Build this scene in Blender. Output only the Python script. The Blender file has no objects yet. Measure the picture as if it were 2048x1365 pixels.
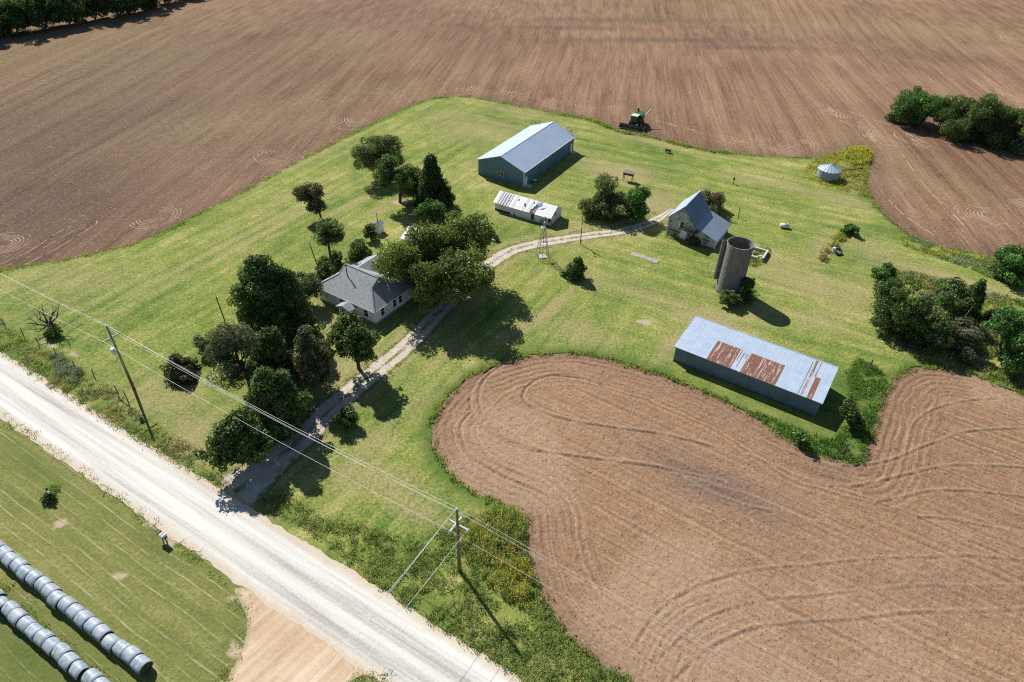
import bpy, math, random
import numpy as np
from mathutils import Vector, Matrix
from mathutils.geometry import delaunay_2d_cdt

random.seed(7); rng = np.random.default_rng(11)
scn = bpy.context.scene
COL = scn.collection
R_ = math.radians

# ------------------------------------------------------------------ camera
F, H = 1350.0, 70.0                      # focal length in photo pixels, flying height
n_ = np.array([-49., 1710., F]); n_ /= np.linalg.norm(n_)       # straight down, camera axes (right, down, forward)
y_ = np.array([0, 0, 1.]) - n_ * n_[2]; y_ /= np.linalg.norm(y_)
RW = np.stack([np.cross(y_, -n_), y_, -n_])                      # world = RW @ cam
def G(px, py, z=0.0):
    """point at height z seen at photo pixel (px, py)"""
    d = RW @ np.array([px - 1024., py - 682.5, F]); t = (z - H) / d[2]
    return Vector((d[0] * t, d[1] * t, z))
def PX(P):
    c = RW.T @ (np.array(P, float) - np.array([0, 0, H])); return 1024 + F * c[0] / c[2], 682.5 + F * c[1] / c[2], c[2]
cam_d = bpy.data.cameras.new('camera'); cam = bpy.data.objects.new('camera', cam_d); COL.objects.link(cam)
cam_d.sensor_width = 36; cam_d.lens = F / 2048 * 36; cam_d.clip_end = 6000; cam_d.clip_start = 0.5
mw = np.eye(4); mw[:3, 0] = RW[:, 0]; mw[:3, 1] = -RW[:, 1]; mw[:3, 2] = -RW[:, 2]; mw[:3, 3] = (0, 0, H)
cam.matrix_world = Matrix(mw.tolist())
scn.camera = cam

# ------------------------------------------------------------------ light
SUN_EL, SUN_AZ = 42.0, 126.0            # azimuth measured from +X towards +Y
sd = Vector((math.cos(R_(SUN_EL)) * math.cos(R_(SUN_AZ)), math.cos(R_(SUN_EL)) * math.sin(R_(SUN_AZ)), math.sin(R_(SUN_EL))))
w = bpy.data.worlds.new('World'); scn.world = w; w.use_nodes = True
wn = w.node_tree.nodes; bg = wn['Background']
sky = wn.new('ShaderNodeTexSky'); sky.sky_type = 'NISHITA'; sky.sun_disc = False
sky.sun_elevation = R_(SUN_EL); sky.sun_rotation = R_(90 - SUN_AZ); sky.dust_density = 0.2; sky.ozone_density = 2.5
w.node_tree.links.new(sky.outputs[0], bg.inputs[0]); bg.inputs[1].default_value = 0.066
sl = bpy.data.lights.new('sun', 'SUN'); sl.energy = 5.0; sl.angle = R_(0.53); sl.color = (1.0, 0.97, 0.92)
so = bpy.data.objects.new('sun', sl); COL.objects.link(so); so.location = (-60, 80, 120)
so.rotation_euler = (-sd).to_track_quat('-Z', 'Y').to_euler()
scn.view_settings.view_transform = 'Standard'; scn.view_settings.look = 'None'
scn.view_settings.exposure = 0.46; scn.view_settings.gamma = 1.0
scn.cycles.use_denoising = False; scn.cycles.pixel_filter_type = 'BLACKMAN_HARRIS'; scn.cycles.filter_width = 1.15; scn.cycles.use_adaptive_sampling = False; scn.cycles.max_bounces = 6

# ------------------------------------------------------------------ node helpers
class NT:
    def __init__(s, name):
        s.m = bpy.data.materials.new(name); s.m.use_nodes = True; s.t = s.m.node_tree
        s.bsdf = s.t.nodes['Principled BSDF']; s.out = s.t.nodes['Material Output']
    def n(s, typ, ins=None, **pr):
        nd = s.t.nodes.new('ShaderNode' + typ)
        for k, v in pr.items(): setattr(nd, k, v)
        for k, v in (ins or {}).items(): s.put(nd.inputs[k], v)
        return nd
    def put(s, sock, v):
        if isinstance(v, bpy.types.NodeSocket): s.t.links.new(v, sock)
        elif v is not None:
            if hasattr(sock.default_value, '__len__') and not hasattr(v, '__len__'): v = (v,) * len(sock.default_value)
            if hasattr(v, '__len__') and len(v) == 3 and len(sock.default_value) == 4: v = (*v, 1)
            sock.default_value = v
    def pos(s): return s.n('NewGeometry').outputs['Position']
    def vec(s, rz=0., sc=(1, 1, 1), src=None):
        a = s.n('Mapping', {'Vector': src or s.pos(), 'Rotation': (0, 0, rz)})          # rotate so that local x runs along -rz
        return s.n('Mapping', {'Vector': a.outputs[0], 'Scale': sc}).outputs[0]
    def noise(s, scale, detail=4, rough=.55, vec=None, dist=0.):
        return s.n('TexNoise', {'Vector': vec or s.pos(), 'Scale': scale, 'Detail': detail, 'Roughness': rough, 'Distortion': dist}).outputs['Fac']
    def ramp(s, fac, stops, interp='LINEAR'):
        r = s.n('ValToRGB', {'Fac': fac}); cr = r.color_ramp; cr.interpolation = interp
        while len(cr.elements) < len(stops): cr.elements.new(.5)
        for e, (p, c) in zip(cr.elements, stops):
            e.position = p; e.color = (*c, 1) if hasattr(c, '__len__') else (c, c, c, 1)
        return r.outputs[0]
    def step(s, fac, a, b): return s.n('MapRange', {0: fac, 1: a, 2: b, 3: 0., 4: 1.}).outputs[0]
    def mix(s, fac, a, b, bt='MIX'):
        r = s.n('Mix', data_type='RGBA', blend_type=bt); s.put(r.inputs[0], fac); s.put(r.inputs[6], a); s.put(r.inputs[7], b); return r.outputs[2]
    def op(s, o, a, b=None, clamp=False):
        r = s.n('Math', operation=o, use_clamp=clamp); s.put(r.inputs[0], a)
        if b is not None: s.put(r.inputs[1], b)
        return r.outputs[0]
    def attr(s, name, out='Fac'): return s.n('Attribute', attribute_name=name).outputs[out]
    def bump(s, h, strength=.5, dist=.1): s.put(s.bsdf.inputs['Normal'], s.n('Bump', {'Height': h, 'Strength': strength, 'Distance': dist}).outputs[0])
    def fin(s, col, rough=.9, metal=0., spec=.2):
        s.put(s.bsdf.inputs['Base Color'], col); s.put(s.bsdf.inputs['Roughness'], rough); s.put(s.bsdf.inputs['Metallic'], metal)
        s.put(s.bsdf.inputs['Specular IOR Level'], spec); return s.m

def simple(name, c, rough=.7, var=.25, scale=1.5, metal=0., spec=.3, bump=.0, sv=(1, 1, 1), rz=0., c2=None, th=(.35, .7)):
    t = NT(name); v = t.vec(rz, sv)
    f = t.noise(scale, 5, .6, v)
    c2 = c2 or tuple(x * (1 - var) for x in c)
    col = t.ramp(f, [(th[0], c2), (th[1], c)])
    if bump: t.bump(t.noise(scale * 3, 4, .6, v), bump, .05)
    return t.fin(col, rough, metal, spec)

# ------------------------------------------------------------------ mesh helpers
def link(name, me, mat, parent=None):
    if mat is not None and not me.materials: me.materials.append(mat)
    o = bpy.data.objects.new(name, me); COL.objects.link(o)
    if parent is not None: o.parent = parent
    return o
class MB:
    def __init__(s): s.v = []; s.f = []
    def add(s, vs, fs):
        b = len(s.v); s.v += [tuple(p) for p in vs]; s.f += [tuple(i + b for i in q) for q in fs]; return s
    def box(s, x0, x1, y0, y1, z0, z1):
        return s.add([(x, y, z) for z in (z0, z1) for y in (y0, y1) for x in (x0, x1)],
                     [(0, 2, 3, 1), (4, 5, 7, 6), (0, 1, 5, 4), (2, 6, 7, 3), (0, 4, 6, 2), (1, 3, 7, 5)])
    def obox(s, c, ax, ay, az):          # oriented box: centre and three half vectors
        c, ax, ay, az = map(Vector, (c, ax, ay, az))
        vs = [c + ax * i + ay * j + az * k for k in (-1, 1) for j in (-1, 1) for i in (-1, 1)]
        return s.add(vs, [(0, 2, 3, 1), (4, 5, 7, 6), (0, 1, 5, 4), (2, 6, 7, 3), (0, 4, 6, 2), (1, 3, 7, 5)])
    def beam(s, p, q, w, h=None):
        p, q = Vector(p), Vector(q); d = (q - p); L = d.length; d.normalize()
        u = Vector((0, 0, 1)) if abs(d.z) < .9 else Vector((1, 0, 0)); a = d.cross(u).normalized(); b = a.cross(d)
        return s.obox((p + q) / 2, d * L / 2, a * w / 2, b * (h or w) / 2)
    def tube(s, p, q, r0, r1=None, n=8, cap=True):
        p, q = Vector(p), Vector(q); d = (q - p).normalized(); r1 = r0 if r1 is None else r1
        u = Vector((0, 0, 1)) if abs(d.z) < .9 else Vector((1, 0, 0)); a = d.cross(u).normalized(); b = a.cross(d)
        ring = lambda c, r: [c + (a * math.cos(t) + b * math.sin(t)) * r for t in [2 * math.pi * i / n for i in range(n)]]
        fs = [(i, (i + 1) % n, n + (i + 1) % n, n + i) for i in range(n)]
        if cap: fs += [tuple(range(n - 1, -1, -1)), tuple(range(n, 2 * n))]
        return s.add(ring(p, r0) + ring(q, r1), fs)
    def path(s, pts, rs, n=7):
        for i in range(len(pts) - 1): s.tube(pts[i], pts[i + 1], rs[i], rs[i + 1], n, True)
        return s
    def prism(s, prof, y0, y1, axis='y'):   # profile polygon (a, z) extruded
        k = len(prof)
        if axis == 'y': vs = [(a, y0, z) for a, z in prof] + [(a, y1, z) for a, z in prof]
        elif axis == 'x': vs = [(y0, a, z) for a, z in prof] + [(y1, a, z) for a, z in prof]
        else: vs = [(a, z, y0) for a, z in prof] + [(a, z, y1) for a, z in prof]
        return s.add(vs, [tuple(range(k)), tuple(range(2 * k - 1, k - 1, -1))] + [(i, k + i, k + (i + 1) % k, (i + 1) % k) for i in range(k)])
    def slab(s, quad, th):                # a flat quad with thickness below it
        q = [Vector(p) for p in quad]; nn = (q[1] - q[0]).cross(q[-1] - q[0]).normalized()
        if nn.z < 0: nn = -nn
        k = len(q); vs = q + [p - nn * th for p in q]
        return s.add(vs, [tuple(range(k)), tuple(range(2 * k - 1, k - 1, -1))] + [(i, k + i, k + (i + 1) % k, (i + 1) % k) for i in range(k)])
    def sheet(s, p, u, v, L, W, pitch=.2, amp=.02):   # ribbed metal sheet: ribs run along v
        p, u, v = Vector(p), Vector(u).normalized(), Vector(v).normalized(); nn = u.cross(v).normalized()
        if nn.z < 0: nn = -nn
        k = max(2, int(round(W / pitch))); pts = []
        for i in range(k):
            x = i * W / k; d = W / k
            pts += [(x, 0), (x + d * .55, 0), (x + d * .66, amp), (x + d * .88, amp)]
        pts.append((W, 0))
        vs = [p + u * a + nn * b for a, b in pts] + [p + u * a + nn * b + v * L for a, b in pts]; m = len(pts)
        return s.add(vs, [(i, i + 1, m + i + 1, m + i) for i in range(m - 1)])
    def mesh(s, name):
        me = bpy.data.meshes.new(name); me.from_pydata(s.v, [], s.f); me.update(); return me
    def build(s, name, mat, parent=None, smooth=False, fix=True):
        me = s.mesh(name)
        if fix:
            import bmesh
            bm = bmesh.new(); bm.from_mesh(me); bmesh.ops.recalc_face_normals(bm, faces=bm.faces); bm.to_mesh(me); bm.free()
        if smooth: me.shade_smooth()
        return link(name, me, mat, parent)
def np_mesh(name, V, Fc, mat, col=None, parent=None, attrs=None, smooth=False):
    me = bpy.data.meshes.new(name); V = np.asarray(V, np.float32); Fc = np.asarray(Fc, np.int32); k = Fc.shape[1]
    me.vertices.add(len(V)); me.vertices.foreach_set('co', V.ravel())
    me.loops.add(Fc.size); me.loops.foreach_set('vertex_index', Fc.ravel())
    me.polygons.add(len(Fc)); me.polygons.foreach_set('loop_start', np.arange(len(Fc), dtype=np.int32) * k)
    if smooth: me.polygons.foreach_set('use_smooth', np.ones(len(Fc), bool))
    me.update(calc_edges=True)
    if col is not None:
        a = me.attributes.new('Col', 'FLOAT_COLOR', 'POINT'); c4 = np.ones((len(V), 4), np.float32); c4[:, :3] = col; a.data.foreach_set('color', c4.ravel())
    for kx, val in (attrs or {}).items():
        a = me.attributes.new(kx, 'FLOAT', 'POINT'); a.data.foreach_set('value', np.asarray(val, np.float32))
    return link(name, me, mat, parent)
def tag(o, label=None, cat=None, group=None, kind=None):
    if label: o['label'] = label
    if cat: o['category'] = cat
    if group: o['group'] = group
    if kind: o['kind'] = kind
    return o
def thing(name, label, cat, loc=(0, 0, 0), rz=0., group=None):
    o = bpy.data.objects.new(name, None); COL.objects.link(o); o.location = loc; o.rotation_euler = (0, 0, rz); o.empty_display_size = .3
    return tag(o, label, cat, group)
def copy_tree(o, parent=None):
    c = o.copy(); COL.objects.link(c)
    if parent is not None: c.parent = parent
    for ch in list(o.children): copy_tree(ch, c)
    return c
def sstep(x, a, b): t = np.clip((x - a) / (b - a), 0, 1); return t * t * (3 - 2 * t)
_lat = rng.random((256, 256))
def vnoise(x, y):
    xi = np.floor(x).astype(int); yi = np.floor(y).astype(int); fx = x - xi; fy = y - yi; fx = fx * fx * (3 - 2 * fx); fy = fy * fy * (3 - 2 * fy)
    g = lambda i, j: _lat[i & 255, j & 255]
    return (g(xi, yi) * (1 - fx) + g(xi + 1, yi) * fx) * (1 - fy) + (g(xi, yi + 1) * (1 - fx) + g(xi + 1, yi + 1) * fx) * fy
def fbm(x, y, o=4): return sum(vnoise(x * 2 ** i + 17 * i, y * 2 ** i + 31 * i) * .5 ** (i + 1) for i in range(o)) / (1 - .5 ** o)
def pip(x, y, poly):
    P = np.asarray(poly)[:, :2]; ins = np.zeros(len(x), bool); j = len(P) - 1
    for i in range(len(P)):
        (xi, yi), (xj, yj) = P[i], P[j]
        if yi != yj: ins ^= ((yi > y) != (yj > y)) & (x < (xj - xi) * (y - yi) / (yj - yi) + xi)
        j = i
    return ins
def pl_dist(x, y, pts):
    """distance to a polyline and signed side"""
    P = np.asarray(pts)[:, :2]; best = np.full(x.shape, 1e9); sg = np.zeros(x.shape)
    for a, b in zip(P[:-1], P[1:]):
        d = b - a; L2 = d @ d
        if L2 < 1e-9: continue
        t = np.clip(((x - a[0]) * d[0] + (y - a[1]) * d[1]) / L2, 0, 1); ex = x - a[0] - t * d[0]; ey = y - a[1] - t * d[1]
        dd = np.hypot(ex, ey); m = dd < best; best = np.where(m, dd, best); sg = np.where(m, np.sign(d[0] * ey - d[1] * ex), sg)
    return best, sg
def dens(pts, step, closed=False, smooth=True):
    """resample a polyline (Catmull-Rom) to about `step` metres"""
    P = [np.array(p[:2], float) for p in pts]; out = []; n = len(P); rng_i = range(n if closed else n - 1)
    for i in rng_i:
        p0 = P[(i - 1) % n] if closed or i > 0 else P[i]; p1 = P[i]; p2 = P[(i + 1) % n]; p3 = P[(i + 2) % n] if closed or i + 2 < n else P[(i + 1) % n]
        k = max(1, int(np.linalg.norm(p2 - p1) / step))
        for j in range(k):
            t = j / k
            out.append(.5 * ((2 * p1) + (p2 - p0) * t + (2 * p0 - 5 * p1 + 4 * p2 - p3) * t * t + (3 * p1 - p0 - 3 * p2 + p3) * t ** 3) if smooth else p1 + (p2 - p1) * t)
    if not closed: out.append(P[-1])
    return np.array(out)
def gpx(lst, z=0.): return [tuple(G(a, b, z)[:2]) for a, b in lst]

AZ = R_(-30.5)                                   # the farm grid: buildings and road run along this
e1 = Vector((math.cos(AZ), math.sin(AZ), 0)); e2 = Vector((-math.sin(AZ), math.cos(AZ), 0))

# ------------------------------------------------------------------ ground materials
def grass_nodes(t, hay=False):
    """mown grass: green and straw mottling with mowing streaks"""
    big = t.noise(.045, 3, .5); mid = t.noise(.35, 4, .6); fine = t.noise(2.2, 5, .72); vf = t.noise(5.5, 3, .7)
    if hay:
        s1 = t.noise(1., 4, .6, t.vec(-AZ, (.03, .55, 1))); s2 = t.noise(1., 4, .7, t.vec(-AZ, (.08, 1.3, 1)))
    else:
        a = t.noise(1., 4, .6, t.vec(R_(-60), (.035, .42, 1))); b = t.noise(1., 4, .6, t.vec(R_(26), (.04, .42, 1)))
        dm = t.attr('dir'); s1 = t.mix(dm, a, b)
        a2 = t.noise(1., 4, .7, t.vec(R_(-60), (.1, 1.1, 1))); b2 = t.noise(1., 4, .7, t.vec(R_(26), (.1, 1.1, 1))); s2 = t.mix(dm, a2, b2)
    f = t.op('ADD', t.op('MULTIPLY', big, .26), t.op('ADD', t.op('MULTIPLY', s1, .36), t.op('ADD', t.op('MULTIPLY', mid, .24), t.op('MULTIPLY', fine, .14))))
    green = t.ramp(f, [(.36, (.066, .122, .022)), (.44, (.130, .188, .038)), (.52, (.225, .252, .060)), (.61, (.390, .340, .135))])
    gr = t.op('ADD', t.op('MULTIPLY', fine, .55), t.op('MULTIPLY', vf, .45))
    green = t.mix(1., green, t.ramp(gr, [(.36, .42), (.5, .95), (.64, 1.5)]), 'MULTIPLY')
    straw = t.mix(t.step(fine, .3, .7), (.22, .175, .075), (.42, .35, .18))
    return green, straw, s2, fine, mid
def lawn_mat():
    t = NT('lawn_grass'); green, straw, s2, fine, mid = grass_nodes(t)
    dry = t.attr('dry'); k = t.op('ADD', t.op('MULTIPLY', dry, .85), t.op('SUBTRACT', t.op('MULTIPLY', s2, 1.0), .50))
    k = t.op('ADD', k, t.op('MULTIPLY', t.op('SUBTRACT', fine, .5), .55))
    col = t.mix(t.op('MULTIPLY', t.step(k, .02, .6), .85), green, straw)
    lush = t.attr('lush'); col = t.mix(t.op('MULTIPLY', lush, t.step(fine, .25, .6)), col, (.065, .115, .024))
    bare = t.attr('bare'); bk = t.step(t.op('ADD', bare, t.op('SUBTRACT', t.op('MULTIPLY', mid, .5), t.op('MULTIPLY', fine, .55))), .3, .55)
    col = t.mix(bk, col, t.mix(fine, (.33, .23, .15), (.52, .42, .31)))
    t.bump(t.op('ADD', fine, t.op('MULTIPLY', mid, .7)), .55, .18)
    return t.fin(col, .95, 0, .08)
def hay_mat():
    t = NT('hay_meadow_grass'); green, straw, s2, fine, mid = grass_nodes(t, True)
    green = t.mix(.55, green, (.165, .155, .056))
    wl = t.n('TexWave', {'Vector': t.vec(-AZ, (1, 1, 1)), 'Scale': .23, 'Distortion': 2.6, 'Detail': 2., 'Detail Scale': .35}, bands_direction='Y').outputs['Fac']
    br = t.noise(1., 4, .7, t.vec(-AZ, (.25, 1.2, 1)))
    k = t.op('MULTIPLY', t.step(wl, .88, .99), t.step(br, .42, .62))
    k = t.op('MAXIMUM', k, t.op('MULTIPLY', t.step(t.op('ADD', s2, t.op('MULTIPLY', t.op('SUBTRACT', fine, .5), .5)), .55, .8), .6))
    col = t.mix(t.op('MULTIPLY', k, .7), green, t.mix(fine, (.28, .27, .12), (.50, .48, .27)))
    lush = t.attr('lush'); col = t.mix(t.op('MULTIPLY', lush, t.step(fine, .25, .6)), col, (.070, .110, .024))
    bare = t.attr('bare'); bk = t.step(t.op('ADD', bare, t.op('SUBTRACT', t.op('MULTIPLY', mid, .5), t.op('MULTIPLY', fine, .55))), .3, .55)
    col = t.mix(bk, col, t.mix(fine, (.36, .27, .17), (.50, .42, .28)))
    t.bump(t.op('ADD', fine, t.op('MULTIPLY', k, .8)), .6, .2)
    return t.fin(col, .95, 0, .08)
ROW = R_(83)
def soil_mat(far):
    t = NT('tilled_soil_far' if far else 'tilled_soil'); fine = t.noise(3.2 if not far else 2., 6, .8); mid = t.noise(.5, 4, .6); big = t.noise(.02, 3, .5)
    if far:
        wp = t.n('Vector Math' if 0 else 'VectorMath', {0: t.pos(), 1: t.n('VectorMath', {0: t.n('TexNoise', {'Vector': t.pos(), 'Scale': .004, 'Detail': 1.}).outputs['Color'], 'Scale': 30.}, operation='SCALE').outputs[0]}, operation='ADD').outputs[0]
        s1 = t.noise(1., 4, .65, t.vec(-ROW, (.006, .30, 1), wp)); s2 = t.noise(1., 4, .7, t.vec(-ROW, (.03, 2.0, 1), wp))
        wv = t.n('TexWave', {'Vector': t.vec(-ROW, (1, 1, 1), wp), 'Scale': .075, 'Distortion': 1.2, 'Detail': 2., 'Detail Scale': .05}, bands_direction='Y').outputs['Fac']
        f = t.op('ADD', t.op('MULTIPLY', s1, .30), t.op('ADD', t.op('MULTIPLY', s2, .28), t.op('ADD', t.op('MULTIPLY', big, .22), t.op('MULTIPLY', fine, .2))))
        col = t.ramp(f, [(.36, (.105, .057, .035)), (.46, (.205, .118, .073)), (.55, (.300, .184, .114)), (.67, (.43, .295, .185))])
        col = t.mix(t.op('MULTIPLY', t.op('MULTIPLY', t.step(wv, .85, 1.), t.step(mid, .4, .6)), .35), col, (.10, .060, .042))
        dk = t.attr('damp_dark'); col = t.mix(t.op('MULTIPLY', dk, .75), col, t.mix(fine, (.055, .040, .034), (.125, .094, .077)))
        ol = t.attr('olive'); col = t.mix(t.op('MULTIPLY', ol, t.step(t.op('ADD', mid, t.op('MULTIPLY', s1, .6)), .6, .95)), col, (.30, .245, .11))
        gsp = t.step(t.noise(.9, 2, .5), .74, .80); col = t.mix(t.op('MULTIPLY', gsp, .45), col, (.10, .115, .04))
    else:
        s2 = t.noise(1., 4, .7, t.vec(R_(32), (.07, 2.2, 1)))
        wb = t.op('MULTIPLY', t.noise(.12, 3, .6), 1.6)
        l1 = t.n('TexNoise', {'W': t.op('ADD', t.attr('rowd'), wb), 'Scale': 1.9, 'Detail': 3., 'Roughness': .75}, noise_dimensions='1D').outputs['Fac']; l2 = t.n('TexNoise', {'W': t.op('ADD', t.attr('rowq'), wb), 'Scale': 1.7, 'Detail': 3., 'Roughness': .75}, noise_dimensions='1D').outputs['Fac']
        s3 = t.mix(t.step(t.attr('rowd'), 7., 10.), l1, l2)
        f = t.op('ADD', t.op('MULTIPLY', t.op('ADD', t.op('MULTIPLY', s2, .35), t.op('MULTIPLY', s3, .65)), .46), t.op('ADD', t.op('MULTIPLY', big, .14), t.op('ADD', t.op('MULTIPLY', mid, .12), t.op('MULTIPLY', fine, .28))))
        col = t.ramp(f, [(.36, (.120, .062, .034)), (.45, (.245, .142, .082)), (.54, (.345, .212, .128)), (.66, (.49, .335, .21))])
        dk = t.attr('damp_dark'); col = t.mix(t.op('MULTIPLY', dk, .8), col, t.mix(fine, (.085, .062, .052), (.18, .135, .105)))
        pale = t.attr('pale'); col = t.mix(t.op('MULTIPLY', pale, .55), col, (.47, .33, .22))
    sp = t.noise(3.4 if not far else 2.2, 3, .65); col = t.mix(t.op('MULTIPLY', t.step(sp, .60, .70), .55), col, (.50, .40, .27))
    col = t.mix(t.op('MULTIPLY', t.step(sp, .41, .33), .7), col, (.060, .036, .024))
    t.bump(t.op('ADD', fine, t.op('MULTIPLY', s2, .8 if far else .3)), .9, .22 if far else .16)
    return t.fin(col, .97, 0, .05)
def road_mat():
    t = NT('white_gravel'); fine = t.noise(3., 6, .75); big = t.noise(.12, 3, .5)
    s1 = t.noise(1., 4, .6, t.vec(-AZ, (.02, .75, 1))); s2 = t.noise(1., 4, .7, t.vec(-AZ, (.05, 2.4, 1)))
    f = t.op('ADD', t.op('MULTIPLY', s1, .5), t.op('ADD', t.op('MULTIPLY', s2, .25), t.op('MULTIPLY', fine, .25)))
    col = t.ramp(f, [(.38, (.36, .335, .29)), (.48, (.55, .525, .47)), (.60, (.68, .66, .60))])
    e = t.op('ADD', t.op('ABSOLUTE', t.attr('u')), t.op('MULTIPLY', t.op('SUBTRACT', t.noise(.6, 5, .7), .5), .45))
    col = t.mix(t.step(e, .66, .92), col, t.mix(fine, (.42, .33, .24), (.64, .55, .43)))
    col = t.mix(t.op('MULTIPLY', t.step(fine, .62, .75), t.step(e, .8, .95)), col, (.16, .15, .06))
    t.bump(t.op('ADD', fine, s2), .35, .06)
    return t.fin(col, .9, 0, .1)
def drive_mat(name, c0, c1, median=True):
    t = NT(name); fine = t.noise(3.5, 6, .75); mid = t.noise(.7, 5, .65); u = t.op('ABSOLUTE', t.attr('u'))
    col = t.mix(t.step(t.op('ADD', t.op('MULTIPLY', fine, .6), t.op('MULTIPLY', mid, .4)), .38, .62), c0, c1)
    g = t.mix(fine, (.07, .10, .025), (.24, .22, .09))
    e = t.op('ADD', u, t.op('MULTIPLY', t.op('SUBTRACT', mid, .5), .9))
    k = t.step(e, .72, .90)
    if median:
        k2 = t.op('MULTIPLY', t.step(t.op('ADD', u, t.op('MULTIPLY', t.op('SUBTRACT', mid, .5), .7)), .24, .06), t.step(t.noise(.35, 4, .7), .42, .56))
        k = t.op('MAXIMUM', k, k2)
    col = t.mix(k, col, g); t.bump(fine, .5, .1)
    return t.fin(col, .95, 0, .08)
def track_mat():
    t = NT('tan_dirt'); fine = t.noise(2.5, 6, .7); s1 = t.noise(1., 4, .6, t.vec(R_(-52), (.06, .9, 1))); big = t.noise(.2, 3, .5)
    f = t.op('ADD', t.op('MULTIPLY', s1, .5), t.op('ADD', t.op('MULTIPLY', big, .25), t.op('MULTIPLY', fine, .25)))
    col = t.ramp(f, [(.36, (.38, .26, .16)), (.5, (.52, .38, .25)), (.64, (.64, .52, .38))])
    e = t.op('ADD', t.attr('u'), t.op('MULTIPLY', t.op('SUBTRACT', t.noise(.7, 5, .7), .5), 1.1))
    col = t.mix(t.step(e, .55, .85), col, t.mix(fine, (.20, .19, .08), (.50, .42, .28))); t.bump(t.op('ADD', fine, s1), .4, .08)
    return t.fin(col, .95, 0, .08)
M_lawn, M_hay, M_soil, M_soilf, M_road = lawn_mat(), hay_mat(), soil_mat(False), soil_mat(True), road_mat()
M_drive = drive_mat('driveway_gravel', (.36, .29, .22), (.64, .57, .48)); M_track = track_mat()

# ------------------------------------------------------------------ outlines of the ground
north = [(-700, 640), (-60, 552), (0, 541), (60, 531), (150, 516), (230, 497), (310, 472), (400, 427), (500, 377), (600, 320), (700, 270), (790, 226), (850, 202), (890, 195), (930, 194), (1000, 205),
         (1060, 217), (1130, 231), (1180, 241), (1240, 264), (1300, 274), (1350, 287), (1400, 299), (1450, 306), (1520, 312), (1600, 316), (1650, 313), (1690, 300), (1720, 296), (1744, 310), (1735, 333),
         (1731, 365), (1742, 398), (1768, 432), (1805, 462), (1850, 485), (1900, 498), (1950, 506), (1990, 517), (2048, 540), (2180, 585), (2500, 690)]
south = [(2600, 1000), (2200, 835), (2048, 790), (1960, 752), (1870, 734), (1815, 738), (1778, 768), (1756, 815), (1740, 862), (1730, 905), (1712, 932), (1688, 918), (1640, 906), (1590, 886), (1540, 851), (1490, 821), (1440, 796),
         (1380, 771), (1330, 751), (1280, 735), (1220, 718), (1160, 708), (1100, 707), (1040, 715), (990, 730), (940, 750), (905, 780), (880, 810), (866, 840), (862, 870), (870, 905), (890, 940), (920, 966), (960, 990),
         (1000, 1007), (1034, 1020), (1046, 1040), (1046, 1070), (1053, 1100), (1066, 1140), (1077, 1180), (1102, 1232), (1142, 1280), (1192, 1320), (1230, 1345), (1262, 1366), (1340, 1425), (1500, 1530), (1800, 1720)]
NB, SB = gpx(north), gpx(south)
road_o = Vector((-0.28, 34.01, 0)); RT = 4.0                     # a point of the road's upper edge
def RP(s, t): p = road_o + e1 * s + e2 * t; return (p.x, p.y)     # along the road, across it (0 = upper edge, negative = towards the camera)
road_w = 7.6
nb = dens(NB, .5); sb = dens(SB, .45)
jit = lambda P, a, s: P + np.stack([fbm(P[:, 0] * s, P[:, 1] * s) - .5, fbm(P[:, 1] * s + 40, P[:, 0] * s + 9) - .5], 1) * 2 * a
nb = jit(nb, .45, .9); sb = jit(sb, .4, 1.)
lawn_poly = np.concatenate([nb, sb, dens([RP(70, -1.6), RP(-190, -1.6)], 2., smooth=False)])
hay_poly = np.concatenate([dens([RP(-190, -road_w + 1.2), RP(70, -road_w + 1.2)], 2., smooth=False), np.array([(80, -60), (-40, -60), (-190, 30)])])
def cdt_sheet(name, poly, step, mat, z, attrf):
    P = np.asarray(poly); lo, hi = P.min(0), P.max(0); gx, gy = np.meshgrid(np.arange(lo[0], hi[0], step), np.arange(lo[1], hi[1], step))
    gx = gx.ravel() + rng.uniform(-.3, .3, gx.size) * step; gy = gy.ravel() + rng.uniform(-.3, .3, gy.size) * step
    px = np.hypot(gx - 10, gy - 95) < 125; gx, gy = gx[px], gy[px]
    k = pip(gx, gy, P); gx, gy = gx[k], gy[k]; n = len(P)
    vs = [Vector(p) for p in P] + [Vector((a, b)) for a, b in zip(gx, gy)]
    r = delaunay_2d_cdt(vs, [(i, (i + 1) % n) for i in range(n)], [], 1, 1e-4)
    V = np.array([(v.x, v.y, z) for v in r[0]]); T = np.array(r[2])
    a = V[T]; up = np.cross(a[:, 1] - a[:, 0], a[:, 2] - a[:, 0])[:, 2]; T[up < 0] = T[up < 0][:, ::-1]
    return tag(np_mesh(name, V, T, mat, attrs=attrf(V[:, 0], V[:, 1])), kind='structure')
def blobs(x, y, lst):
    o = np.zeros(x.shape)
    for px, py, rx, ry, az, st in lst:
        c = G(px, py); ca, sa = math.cos(R_(az)), math.sin(R_(az)); dx, dy = x - c.x, y - c.y
        o = np.maximum(o, st * np.exp(-(((dx * ca + dy * sa) / rx) ** 2 + ((-dx * sa + dy * ca) / ry) ** 2)))
    return o
DRIVE = [(470, 985), (520, 945), (570, 905), (620, 862), (660, 820), (712, 775), (765, 733), (810, 695), (850, 655), (885, 618), (915, 588), (945, 556), (980, 528), (1020, 503), (1070, 489), (1120, 480), (1180, 471), (1240, 463), (1290, 450), (1322, 434), (1345, 418)]
DRG = dens(gpx(DRIVE), .6)
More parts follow.
